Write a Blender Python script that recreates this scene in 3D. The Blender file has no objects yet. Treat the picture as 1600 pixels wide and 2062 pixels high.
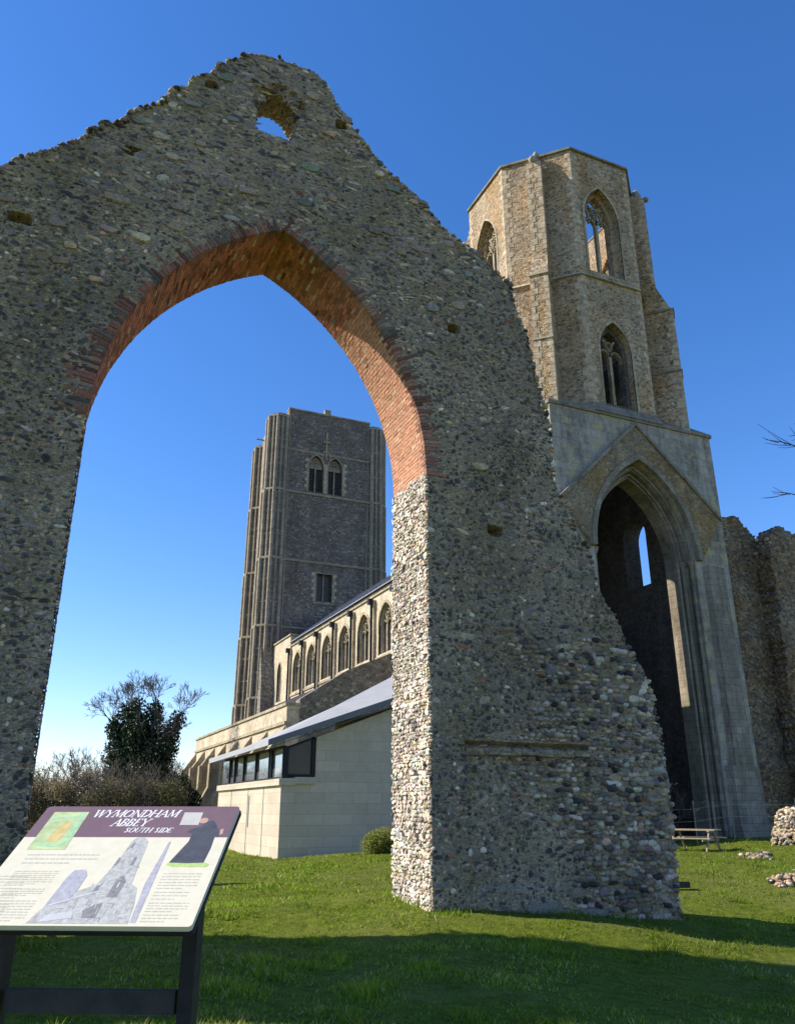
import bpy, math, random
import numpy as np
from mathutils import Vector, Matrix
from mathutils.geometry import tessellate_polygon
from math import radians as R, sin, cos, pi, sqrt, atan2, hypot, tan, acos

random.seed(7)
rng = np.random.default_rng(11)
scene = bpy.context.scene
COL = scene.collection

# ------------------------------------------------------------------ camera
HEAD, PITCH, HC = 23.75, 20.3, 1.6
cd = bpy.data.cameras.new('camera')
cd.sensor_fit = 'HORIZONTAL'
cd.sensor_width = 36.0
cd.lens = 36.0 * 1620 / 1600
cd.clip_start = 0.05
cd.clip_end = 3000
cam = bpy.data.objects.new('camera', cd)
COL.objects.link(cam)
_h, _p = R(HEAD), R(PITCH)
_fw = Vector((sin(_h) * cos(_p), cos(_h) * cos(_p), sin(_p)))
_rt = Vector((cos(_h), -sin(_h), 0))
_up = _rt.cross(_fw)
cam.matrix_world = Matrix((( _rt.x, _up.x, -_fw.x, 0), (_rt.y, _up.y, -_fw.y, 0), (_rt.z, _up.z, -_fw.z, HC), (0, 0, 0, 1)))
scene.camera = cam

# ------------------------------------------------------------------ light
SUN_EL, SUN_AZ = R(37.0), R(24.0)
to_sun = Vector((-cos(SUN_AZ) * cos(SUN_EL), sin(SUN_AZ) * cos(SUN_EL), sin(SUN_EL)))
sd = bpy.data.lights.new('sun', 'SUN')
sd.energy = 5.0
sd.angle = R(0.53)
sd.color = (1.0, 0.93, 0.80)
sun = bpy.data.objects.new('sun', sd)
sun.rotation_euler = to_sun.to_track_quat('Z', 'Y').to_euler()
sun.location = (-20, 10, 30)
COL.objects.link(sun)

world = bpy.data.worlds.new('World')
scene.world = world
world.use_nodes = True
wn = world.node_tree
for n in list(wn.nodes):
    wn.nodes.remove(n)
sky = wn.nodes.new('ShaderNodeTexSky')
sky.sky_type = 'NISHITA'
sky.sun_disc = False
sky.sun_elevation = SUN_EL
sky.sun_rotation = atan2(to_sun.x, to_sun.y)
sky.altitude = 0
sky.air_density = 1.0
sky.dust_density = 0.12
sky.ozone_density = 2.2
hsv = wn.nodes.new('ShaderNodeHueSaturation')
hsv.inputs['Saturation'].default_value = 1.24
hsv.inputs['Value'].default_value = 1.0
bg = wn.nodes.new('ShaderNodeBackground')
bg.inputs['Strength'].default_value = 0.132
wo = wn.nodes.new('ShaderNodeOutputWorld')
skm = wn.nodes.new('ShaderNodeMix'); skm.data_type = 'RGBA'; skm.blend_type = 'MULTIPLY'
skm.inputs[0].default_value = 1.0; skm.inputs[7].default_value = (1.05, 1.04, 1.20, 1)
wn.links.new(sky.outputs[0], skm.inputs[6])
wn.links.new(skm.outputs[2], hsv.inputs['Color'])
wn.links.new(hsv.outputs[0], bg.inputs['Color'])
wn.links.new(bg.outputs[0], wo.inputs[0])

scene.view_settings.view_transform = 'Standard'
scene.view_settings.look = 'None'
scene.view_settings.gamma = 1.0
scene.view_settings.use_curve_mapping = False
scene.view_settings.exposure = 0.55
scene.cycles.max_bounces = 6
scene.cycles.transparent_max_bounces = 8

# ------------------------------------------------------------------ helpers
def tag(o, label=None, cat=None, group=None, kind=None):
    if label: o['label'] = label
    if cat: o['category'] = cat
    if group: o['group'] = group
    if kind: o['kind'] = kind
    return o

def empty(name, loc, label, cat, group=None, rz=0.0):
    o = bpy.data.objects.new(name, None)
    COL.objects.link(o)
    o.location = loc
    o.rotation_euler = (0, 0, rz)
    o.empty_display_size = 0.3
    return tag(o, label, cat, group, 'thing')

def link(name, me, mat, parent=None, local=False):
    o = bpy.data.objects.new(name, me)
    COL.objects.link(o)
    if mat is not None:
        me.materials.append(mat)
    if parent is not None:
        o.parent = parent
        if not local:
            if parent.parent is not None:
                gm = parent_world(parent)
            else:
                gm = parent_world(parent)
            o.matrix_parent_inverse = gm.inverted()
    return o

def parent_world(p):
    m = Matrix.LocRotScale(p.location, p.rotation_euler, p.scale)
    if p.parent is not None:
        return parent_world(p.parent) @ p.matrix_parent_inverse @ m
    return m

class MB:
    def __init__(s):
        s.v = []; s.f = []
    def add(s, vs, fs):
        k = len(s.v)
        s.v += [tuple(v) for v in vs]
        s.f += [tuple(i + k for i in f) for f in fs]
    def box(s, x0, x1, y0, y1, z0, z1):
        s.add([(x0,y0,z0),(x1,y0,z0),(x1,y1,z0),(x0,y1,z0),(x0,y0,z1),(x1,y0,z1),(x1,y1,z1),(x0,y1,z1)],
              [(0,3,2,1),(4,5,6,7),(0,1,5,4),(1,2,6,5),(2,3,7,6),(3,0,4,7)])
    def hexa(s, p):   # 8 points, bottom 4 then top 4
        s.add(p, [(0,3,2,1),(4,5,6,7),(0,1,5,4),(1,2,6,5),(2,3,7,6),(3,0,4,7)])
    def extrude(s, poly, fr, d0, d1, holes=()):
        """poly (s,z) counter-clockwise, fr(s,z,d) -> world, extruded from depth d0 to d1"""
        loops = [list(poly)] + [list(h) for h in holes]
        flat = [p for l in loops for p in l]
        tri = tessellate_polygon([[Vector((p[0], p[1], 0)) for p in l] for l in loops])
        n = len(flat)
        vs = [fr(p[0], p[1], d0) for p in flat] + [fr(p[0], p[1], d1) for p in flat]
        fs = []
        for t in tri:
            a, b, c = t
            A, B, Cc = flat[a], flat[b], flat[c]
            if (B[0]-A[0])*(Cc[1]-A[1]) - (B[1]-A[1])*(Cc[0]-A[0]) < 0:
                b, c = c, b
            fs.append((a, b, c)); fs.append((a+n, c+n, b+n))
        k = 0
        for l in loops:
            m = len(l)
            for i in range(m):
                j = (i + 1) % m
                fs.append((k+i, k+i+n, k+j+n, k+j))
            k += m
        s.add(vs, fs)
    def tube(s, pts, rad, n=6, cap=True):
        pts = [Vector(p) for p in pts]
        rings = []
        for i, p in enumerate(pts):
            t = (pts[min(i+1, len(pts)-1)] - pts[max(i-1, 0)]).normalized()
            a = t.orthogonal().normalized(); b = t.cross(a)
            r = rad[i] if hasattr(rad, '__len__') else rad
            rings.append([p + (a*cos(2*pi*k/n) + b*sin(2*pi*k/n))*r for k in range(n)])
        vs = [v for r in rings for v in r]
        fs = []
        for i in range(len(pts)-1):
            for k in range(n):
                fs.append((i*n+k, i*n+(k+1) % n, (i+1)*n+(k+1) % n, (i+1)*n+k))
        if cap:
            fs.append(tuple(range(n))[::-1]); fs.append(tuple((len(pts)-1)*n+k for k in range(n)))
        s.add(vs, fs)
    def build(s, name, mat, parent=None, smooth=False, local=False):
        me = bpy.data.meshes.new(name)
        me.from_pydata([tuple(v) for v in s.v], [], s.f)
        me.update()
        if smooth:
            me.polygons.foreach_set('use_smooth', [True]*len(me.polygons))
        return link(name, me, mat, parent, local)

def np_mesh(name, V, quads, tris, mat, parent=None, smooth=False, cols=None):
    V = np.asarray(V, np.float32)
    quads = np.asarray(quads, np.int32).reshape(-1, 4) if len(quads) else np.zeros((0, 4), np.int32)
    tris = np.asarray(tris, np.int32).reshape(-1, 3) if len(tris) else np.zeros((0, 3), np.int32)
    me = bpy.data.meshes.new(name)
    me.vertices.add(len(V)); me.vertices.foreach_set('co', V.ravel())
    li = np.concatenate([quads.ravel(), tris.ravel()])
    me.loops.add(len(li)); me.loops.foreach_set('vertex_index', li)
    st = np.concatenate([np.arange(len(quads))*4, len(quads)*4 + np.arange(len(tris))*3]).astype(np.int32)
    me.polygons.add(len(st)); me.polygons.foreach_set('loop_start', st)
    me.update(calc_edges=True)
    me.polygons.foreach_set('use_smooth', np.full(len(st), bool(smooth)))
    if cols is not None:
        at = me.color_attributes.new('Col', 'FLOAT_COLOR', 'POINT')
        c = np.ones((len(V), 4), np.float32); c[:, :3] = cols
        at.data.foreach_set('color', c.ravel())
    me.validate()
    return link(name, me, mat, parent)

# ---- value noise (numpy)
_perm = rng.permutation(256)
_gr = rng.random(256)
def vnoise(x, y, z=0.0):
    x = np.asarray(x, float); y = np.asarray(y, float); z = np.zeros_like(x) + z
    xi = np.floor(x).astype(int); yi = np.floor(y).astype(int); zi = np.floor(z).astype(int)
    xf = x-xi; yf = y-yi; zf = z-zi
    u = xf*xf*(3-2*xf); v = yf*yf*(3-2*yf); w = zf*zf*(3-2*zf)
    def g(i, j, k):
        return _gr[_perm[(_perm[(_perm[i & 255] + j) & 255] + k) & 255]]
    def lerp(a, b, t): return a + (b-a)*t
    r = lerp(lerp(lerp(g(xi,yi,zi), g(xi+1,yi,zi), u), lerp(g(xi,yi+1,zi), g(xi+1,yi+1,zi), u), v),
             lerp(lerp(g(xi,yi,zi+1), g(xi+1,yi,zi+1), u), lerp(g(xi,yi+1,zi+1), g(xi+1,yi+1,zi+1), u), v), w)
    return r*2 - 1
def fbm(x, y, z=0.0, o=3):
    s = 0; a = 1.0; f = 1.0
    for i in range(o):
        s = s + a*vnoise(np.asarray(x)*f+i*17.3, np.asarray(y)*f-i*9.1, z*f); a *= .5; f *= 2.03
    return s
def ss(a, b, x):
    t = np.clip((np.asarray(x, float)-a)/(b-a), 0, 1); return t*t*(3-2*t)

# ------------------------------------------------------------------ materials
def new_mat(name):
    m = bpy.data.materials.new(name); m.use_nodes = True
    nt = m.node_tree
    for n in list(nt.nodes): nt.nodes.remove(n)
    out = nt.nodes.new('ShaderNodeOutputMaterial')
    b = nt.nodes.new('ShaderNodeBsdfPrincipled')
    nt.links.new(b.outputs[0], out.inputs[0])
    b.inputs['Roughness'].default_value = 0.9
    b.inputs['Specular IOR Level'].default_value = 0.25
    return m, nt, b
def nd(nt, t, **kw):
    n = nt.nodes.new(t)
    for k, v in kw.items():
        if k.startswith('i_'):
            key = k[2:]
            n.inputs[int(key) if key.isdigit() else key.replace('_', ' ')].default_value = v
        else: setattr(n, k, v)
    return n
def L(nt, a, b): nt.links.new(a, b)
def ramp(nt, fac, stops, interp='LINEAR'):
    r = nt.nodes.new('ShaderNodeValToRGB'); r.color_ramp.interpolation = interp
    el = r.color_ramp.elements
    while len(el) < len(stops): el.new(0.5)
    for e, (p, c) in zip(el, stops):
        e.position = p; e.color = (c[0], c[1], c[2], 1)
    if fac is not None: nt.links.new(fac, r.inputs[0])
    return r
def coords(nt, scale=(1, 1, 1), rot=(0, 0, 0)):
    tc = nt.nodes.new('ShaderNodeTexCoord'); mp = nt.nodes.new('ShaderNodeMapping')
    mp.inputs['Scale'].default_value = scale; mp.inputs['Rotation'].default_value = rot
    nt.links.new(tc.outputs['Object'], mp.inputs[0])
    return mp.outputs[0]
def mix(nt, fac, a, b, mode='MIX'):
    m = nt.nodes.new('ShaderNodeMix'); m.data_type = 'RGBA'; m.blend_type = mode
    for s, v in ((m.inputs[0], fac), (m.inputs[6], a), (m.inputs[7], b)):
        if hasattr(v, 'is_output'): nt.links.new(v, s)
        else: s.default_value = v if isinstance(v, float) else (v[0], v[1], v[2], 1)
    return m.outputs[2]
def noise(nt, vec, scale, detail=4, rough=0.6):
    n = nd(nt, 'ShaderNodeTexNoise'); n.inputs['Scale'].default_value = scale
    n.inputs['Detail'].default_value = detail; n.inputs['Roughness'].default_value = rough
    if vec is not None: nt.links.new(vec, n.inputs['Vector'])
    return n.outputs[0]

def rubble_mat(name, stops, mortar, cell=0.18, tint=None, tint2=None, bump=0.5, edge=0.10, zsq=1.5, lo=0.42, hi=0.62):
    m, nt, b = new_mat(name)
    v = coords(nt, (1/cell, 1/cell, zsq/cell))
    # slightly warped coordinates
    wz = nd(nt, 'ShaderNodeTexNoise'); wz.inputs['Scale'].default_value = 0.8; L(nt, v, wz.inputs['Vector'])
    add = nd(nt, 'ShaderNodeVectorMath', operation='MULTIPLY_ADD'); L(nt, wz.outputs[1], add.inputs[0])
    add.inputs[1].default_value = (.7, .7, .7); L(nt, v, add.inputs[2])
    vo = nd(nt, 'ShaderNodeTexVoronoi', feature='F1'); L(nt, add.outputs[0], vo.inputs['Vector']); vo.inputs['Scale'].default_value = 1
    ve = nd(nt, 'ShaderNodeTexVoronoi', feature='DISTANCE_TO_EDGE'); L(nt, add.outputs[0], ve.inputs['Vector']); ve.inputs['Scale'].default_value = 1
    sep = nd(nt, 'ShaderNodeSeparateColor'); L(nt, vo.outputs['Color'], sep.inputs[0])
    st = ramp(nt, sep.outputs[0], stops, 'CONSTANT').outputs[0]
    em = ramp(nt, ve.outputs['Distance'], [(0, (0, 0, 0)), (edge, (1, 1, 1))]).outputs[0]
    c = mix(nt, em, mortar, st)
    fine = noise(nt, coords(nt), 14, 4)
    c = mix(nt, 0.55, c, ramp(nt, fine, [(0.3, (.45, .45, .45)), (0.7, (1.5, 1.5, 1.5))]).outputs[0], 'MULTIPLY')
    big = noise(nt, coords(nt), 0.45, 5, .65)
    if tint:
        f = ramp(nt, big, [(lo, (0, 0, 0)), (hi, (.85, .85, .85))]).outputs[0]
        c = mix(nt, f, c, tint, 'MULTIPLY')
    big2 = noise(nt, coords(nt, (1, 1, .5), (0, 0, 1)), 0.9, 6, .7)
    c = mix(nt, 0.7, c, ramp(nt, big2, [(0.33, (.62, .62, .62)), (0.68, (1.35, 1.35, 1.35))]).outputs[0], 'MULTIPLY')
    if tint2:
        f = ramp(nt, noise(nt, coords(nt, (1, 1, 1), (1, 0, 2)), 0.8, 6, .7), [(.56, (0, 0, 0)), (.68, (.8, .8, .8))]).outputs[0]
        c = mix(nt, f, c, tint2)
    L(nt, c, b.inputs['Base Color'])
    bp = nd(nt, 'ShaderNodeBump'); bp.inputs['Strength'].default_value = bump; bp.inputs['Distance'].default_value = 0.05
    hm = ramp(nt, ve.outputs['Distance'], [(0, (0, 0, 0)), (edge*2.2, (1, 1, 1))]).outputs[0]
    hh = mix(nt, 0.3, hm, fine)
    L(nt, hh, bp.inputs['Height']); L(nt, bp.outputs[0], b.inputs['Normal'])
    return m

def ashlar_mat(name, col, var=0.25, course=0.32, lichen=None, bump=0.25, blen=0.7, joint=0.5, mott=0.6):
    m, nt, b = new_mat(name)
    tc = nd(nt, 'ShaderNodeTexCoord')
    sx = nd(nt, 'ShaderNodeSeparateXYZ'); L(nt, tc.outputs['Object'], sx.inputs[0])
    ad = nd(nt, 'ShaderNodeMath', operation='ADD'); L(nt, sx.outputs[0], ad.inputs[0]); L(nt, sx.outputs[1], ad.inputs[1])
    cb = nd(nt, 'ShaderNodeCombineXYZ'); L(nt, ad.outputs[0], cb.inputs[0]); L(nt, sx.outputs[2], cb.inputs[1])
    br = nd(nt, 'ShaderNodeTexBrick'); L(nt, cb.outputs[0], br.inputs[0])
    br.inputs['Scale'].default_value = 1; br.inputs['Brick Width'].default_value = blen; br.inputs['Row Height'].default_value = course
    br.inputs['Mortar Size'].default_value = 0.012; br.inputs['Mortar Smooth'].default_value = .3
    lo = tuple(x*(1-var) for x in col); hi = tuple(x*(1+var) for x in col); mo = tuple(x*joint for x in col)
    br.inputs['Color1'].default_value = (*lo, 1); br.inputs['Color2'].default_value = (*hi, 1); br.inputs['Mortar'].default_value = (*mo, 1)
    c = br.outputs[0]
    n1 = noise(nt, coords(nt), 6, 6, .7)
    c = mix(nt, mott, c, ramp(nt, n1, [(0.3, (.6, .6, .6)), (0.7, (1.35, 1.35, 1.35))]).outputs[0], 'MULTIPLY')
    n2 = noise(nt, coords(nt, (1, 1, .4), (0, 0, .6)), 0.7, 6, .7)
    c = mix(nt, min(.7, mott+.1), c, ramp(nt, n2, [(0.32, (.62, .6, .58)), (0.68, (1.25, 1.25, 1.25))]).outputs[0], 'MULTIPLY')
    if lichen:
        n4 = noise(nt, coords(nt, (1.6, 1.6, .25), (0, 0, .2)), 1.3, 7, .75)
        c = mix(nt, .8, c, ramp(nt, n4, [(.36, (.48, .46, .44)), (.55, (1.1, 1.1, 1.1))]).outputs[0], 'MULTIPLY')
    if lichen:
        f = ramp(nt, noise(nt, coords(nt, (1, 1, 1), (1, 0, 2)), 1.6, 8, .75), [(.50, (0, 0, 0)), (.62, (.85, .85, .85))]).outputs[0]
        c = mix(nt, f, c, lichen)
    L(nt, c, b.inputs['Base Color'])
    bp = nd(nt, 'ShaderNodeBump'); bp.inputs['Strength'].default_value = bump; bp.inputs['Distance'].default_value = 0.03
    h = mix(nt, 0.5, n1, br.outputs['Fac'], 'SUBTRACT')
    L(nt, h, bp.inputs['Height']); L(nt, bp.outputs[0], b.inputs['Normal'])
    return m

def plain_mat(name, col, rough=0.7, var=0.15, scale=8, bump=0.1, metal=0.0, stretch=(1, 1, 1)):
    m, nt, b = new_mat(name)
    n = noise(nt, coords(nt, stretch), scale, 5)
    c = mix(nt, 1.0, col, ramp(nt, n, [(0.3, (1-var,)*3), (0.7, (1+var,)*3)]).outputs[0], 'MULTIPLY')
    L(nt, c, b.inputs['Base Color']); b.inputs['Roughness'].default_value = rough; b.inputs['Metallic'].default_value = metal
    if bump:
        bp = nd(nt, 'ShaderNodeBump'); bp.inputs['Strength'].default_value = bump; bp.inputs['Distance'].default_value = 0.02
        L(nt, n, bp.inputs['Height']); L(nt, bp.outputs[0], b.inputs['Normal'])
    return m

def attr_mat(name, rough=0.85, spec=0.25, scale=25, var=0.35, bump=0.3, transl=0.0, lichen=None):
    m, nt, b = new_mat(name)
    at = nd(nt, 'ShaderNodeAttribute'); at.attribute_name = 'Col'
    n = noise(nt, coords(nt), scale, 4, .65)
    c = mix(nt, 1.0, at.outputs['Color'], ramp(nt, n, [(0.3, (1-var,)*3), (0.7, (1+var,)*3)]).outputs[0], 'MULTIPLY')
    if lichen:
        c = mix(nt, .8, c, ramp(nt, noise(nt, coords(nt, (.8, 1, 1.4), (0, 0, .6)), .55, 6, .7), [(0.34, (.50, .50, .52)), (0.64, (1.35, 1.32, 1.28))]).outputs[0], 'MULTIPLY')
        f = ramp(nt, noise(nt, coords(nt), 1.1, 8, .75), [(.55, (0, 0, 0)), (.70, (.6, .6, .6))]).outputs[0]
        c = mix(nt, f, c, lichen)
    L(nt, c, b.inputs['Base Color']); b.inputs['Roughness'].default_value = rough; b.inputs['Specular IOR Level'].default_value = spec
    if bump:
        bp = nd(nt, 'ShaderNodeBump'); bp.inputs['Strength'].default_value = bump; bp.inputs['Distance'].default_value = 0.01
        L(nt, n, bp.inputs['Height']); L(nt, bp.outputs[0], b.inputs['Normal'])
    if transl > 0:
        out = [x for x in nt.nodes if x.type == 'OUTPUT_MATERIAL'][0]
        tr = nd(nt, 'ShaderNodeBsdfTranslucent'); L(nt, c, tr.inputs[0])
        ms = nd(nt, 'ShaderNodeMixShader'); ms.inputs[0].default_value = transl
        L(nt, b.outputs[0], ms.inputs[1]); L(nt, tr.outputs[0], ms.inputs[2]); L(nt, ms.outputs[0], out.inputs[0])
    return m

# palettes
DARK = (.062, .052, .048); GREY = (.19, .155, .130); MID = (.33, .25, .175); CREAM = (.50, .36, .21); PALE = (.58, .49, .37)
M = {}
M['mortar'] = rubble_mat('lime_mortar_and_flint', [(0, (.40, .30, .20)), (.4, (.32, .25, .18)), (.65, (.44, .34, .22)), (.88, (.13, .105, .09))],
                         (.42, .32, .205), cell=0.07, tint=(.80, .80, .62), bump=0.7)
M['stones'] = attr_mat('flint_and_rubble_stones', rough=0.75, spec=.35, scale=22, var=.4, bump=.5, lichen=(.20, .185, .09))
M['brick'] = attr_mat('old_red_brick', rough=.9, spec=.15, scale=30, var=.3, bump=.5)
M['brickjoint'] = plain_mat('brick_joint_mortar', (.36, .26, .18), .95, .25, 20, .4)
M['octwall'] = rubble_mat('warm_flint_rubble', [(0, (.38, .285, .18)), (.3, (.44, .335, .22)), (.5, (.29, .22, .15)), (.70, (.16, .13, .10)), (.88, (.50, .40, .28))],
                          (.38, .285, .18), cell=0.17, tint=(1.0, .84, .60), bump=0.6, zsq=1.7)
M['basewall'] = ashlar_mat('weathered_render_stone', (.34, .30, .255), .14, .42, lichen=(.44, .38, .20), joint=.72, bump=.5)
M['gable'] = rubble_mat('brown_flint_gable', [(0, (.27, .22, .145)), (.3, (.33, .25, .155)), (.6, (.19, .165, .125)), (.85, (.40, .33, .21))],
                        (.29, .235, .16), cell=0.16, tint=(1, .8, .5), bump=.7)
M['ashlar'] = ashlar_mat('limestone_ashlar', (.42, .345, .235), .18, .30, lichen=(.30, .27, .15))
M['ashlar_grey'] = ashlar_mat('grey_limestone_ashlar', (.27, .225, .175), .15, .33, lichen=(.20, .19, .12), blen=.6)
M['quoin'] = plain_mat('pale_quoin_stone', (.42, .325, .215), .9, .5, 3, .4)
M['towerflint'] = rubble_mat('dark_knapped_flint', [(0, (.15, .125, .105)), (.4, (.20, .165, .135)), (.7, (.10, .09, .085)), (.88, (.30, .25, .20))],
                             (.18, .15, .12), cell=0.27, tint=(.85, .82, .75), bump=.5, zsq=1.8)
M['towerstone'] = ashlar_mat('grey_tower_stone', (.30, .25, .18), .15, .35)
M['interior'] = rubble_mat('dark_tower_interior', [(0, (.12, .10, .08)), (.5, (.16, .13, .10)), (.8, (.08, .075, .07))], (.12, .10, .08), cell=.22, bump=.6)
M['navewall'] = rubble_mat('pale_clerestory_stone', [(0, (.50, .41, .28)), (.4, (.56, .47, .33)), (.75, (.42, .345, .235))], (.52, .43, .30), cell=.35, bump=.3)
M['aisleflint'] = rubble_mat('grey_flint_wall', [(0, (.20, .18, .14)), (.4, (.27, .24, .19)), (.7, (.13, .125, .115)), (.88, (.38, .33, .25))],
                             (.19, .17, .14), cell=.22, bump=.8)
M['lead'] = plain_mat('lead_roof', (.20, .20, .225), .55, .15, 2, .1, 0.0)
M['darkroof'] = plain_mat('dark_tile_roof', (.035, .030, .030), .8, .3, 4, .3)
M['ruin'] = rubble_mat('brown_ruin_rubble', [(0, (.19, .145, .10)), (.3, (.26, .19, .12)), (.55, (.11, .09, .075)), (.8, (.36, .27, .17))],
                       (.23, .175, .115), cell=.17, tint=(1, .82, .58), bump=.9)
M['glass'] = plain_mat('window_glass', (.42, .44, .47), .05, .1, 2, 0, .75)
M['glass'].node_tree.nodes['Principled BSDF'].inputs['Specular IOR Level'].default_value = 0.9
M['brownglass'] = plain_mat('brown_tinted_glass', (.055, .047, .035), .15, .2, 2, 0)
M['darkwin'] = plain_mat('unlit_leaded_glass', (.065, .055, .042), .35, .2, 3, .2)
M['annexwall'] = ashlar_mat('smooth_pale_limestone', (.53, .45, .335), .08, .36, blen=1.1, bump=.04, joint=.80, mott=.18)
M['zinc'] = plain_mat('zinc_sheet_roof', (.36, .355, .35), .5, .08, 1.5, .05)
M['zincdark'] = plain_mat('grey_roof_edge', (.15, .155, .165), .5, .1, 3, .05)
M['frame'] = plain_mat('black_metal_frame', (.012, .013, .017), .45, .1, 5, 0)
M['wood'] = plain_mat('weathered_wood', (.30, .24, .17), .85, .3, 6, .3, 0, (1, 8, 8))
M['postblack'] = plain_mat('black_recycled_plastic', (.016, .016, .018), .55, .3, 12, .2)
M['postgrey'] = plain_mat('worn_grey_timber', (.045, .042, .040), .8, .3, 12, .3)
M['bark'] = plain_mat('grey_brown_bark', (.10, .082, .062), .95, .3, 9, .4)
M['barkpale'] = plain_mat('pale_twig_bark', (.105, .085, .07), .95, .3, 9, .3)
M['leaf'] = attr_mat('ivy_leaves', rough=.5, spec=.4, scale=3, var=.3, bump=0, transl=.15)
M['twigleaf'] = attr_mat('dry_hedge_twigs', rough=.9, spec=.1, scale=3, var=.3, bump=0, transl=.35)
M['bushleaf'] = attr_mat('bush_leaves', rough=.7, spec=.2, scale=3, var=.3, bump=0, transl=.5)
M['wire'] = plain_mat('galvanised_wire', (.3, .3, .3), .4, .1, 5, 0, .6)

# ------------------------------------------------------------------ terrain
def terrain(x, y):
    x = np.asarray(x, float); y = np.asarray(y, float)
    r = .9153*x - .4027*y; d = .4027*x + .9153*y
    low = -np.minimum(.60, .092*np.maximum(0, r-1.2)) * (1-ss(17, 22, d)) * ss(4, 10, d)
    low = low - .21*(1-ss(14.9, 16.2, y+.5*x))*(1-ss(5, 9, y-13.2))
    high = (.15*ss(5, 11, r) + .22*ss(11.5, 14.5, r)) * ss(17, 24, d)
    mound = (.17+.13*ss(8.5, 11, x))*ss(6.3, 8.6, x)*(1-ss(16, 20, x))*ss(21.0, 25.2, y)*(1-ss(26.3, 28.9, y))
    foot = .20*np.exp(-((x-6.0)/.75)**2 - ((y-14.9)/.9)**2)
    nz = .05*fbm(x*.45, y*.45, 0, 3)*ss(3, 8, d)*(1-ss(60, 90, d)) + .018*fbm(x*2.1, y*2.1, 3, 2)
    return low + high + mound + foot + nz
def tz(x, y): return float(terrain(np.array([x]), np.array([y]))[0])

def build_ground():
    xs = np.concatenate([np.linspace(-900, -40, 14)[:-1], np.linspace(-40, -12, 29)[:-1], np.arange(-12, 42, .28), np.linspace(42, 100, 24), np.linspace(110, 900, 14)])
    ys = np.concatenate([np.linspace(-300, -10, 10)[:-1], np.linspace(-10, 3, 20)[:-1], np.arange(3, 45, .28), np.linspace(45, 110, 34), np.linspace(120, 1500, 16)])
    X, Y = np.meshgrid(xs, ys)
    Z = terrain(X, Y)
    V = np.stack([X.ravel(), Y.ravel(), Z.ravel()], 1)
    nx, ny = len(xs), len(ys)
    i = np.arange(ny-1)[:, None]*nx + np.arange(nx-1)[None]
    i = i.ravel()
    q = np.stack([i, i+1, i+nx+1, i+nx], 1)
    m, nt, b = new_mat('lawn')
    n1 = noise(nt, coords(nt), .35, 6, .7); n2 = noise(nt, coords(nt, (1, 1, 1), (0, 0, 1)), 6, 6, .75); n3 = noise(nt, coords(nt), 40, 3, .6)
    c = ramp(nt, n2, [(.3, (.055, .078, .008)), (.5, (.13, .16, .015)), (.72, (.22, .235, .03))]).outputs[0]
    c = mix(nt, ramp(nt, n1, [(.5, (0, 0, 0)), (.66, (.6, .6, .6))]).outputs[0], c, (.20, .19, .055))
    c = mix(nt, .6, c, ramp(nt, n3, [(.3, (.5, .5, .5)), (.7, (1.5, 1.5, 1.5))]).outputs[0], 'MULTIPLY')
    L(nt, c, b.inputs['Base Color']); b.inputs['Roughness'].default_value = 1; b.inputs['Specular IOR Level'].default_value = .1
    bp = nd(nt, 'ShaderNodeBump'); bp.inputs['Strength'].default_value = 1; bp.inputs['Distance'].default_value = .05
    L(nt, n3, bp.inputs['Height']); L(nt, bp.outputs[0], b.inputs['Normal'])
    o = np_mesh('ground', V, q, [], m, None, True)
    tag(o, kind='structure')
build_ground()

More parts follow.
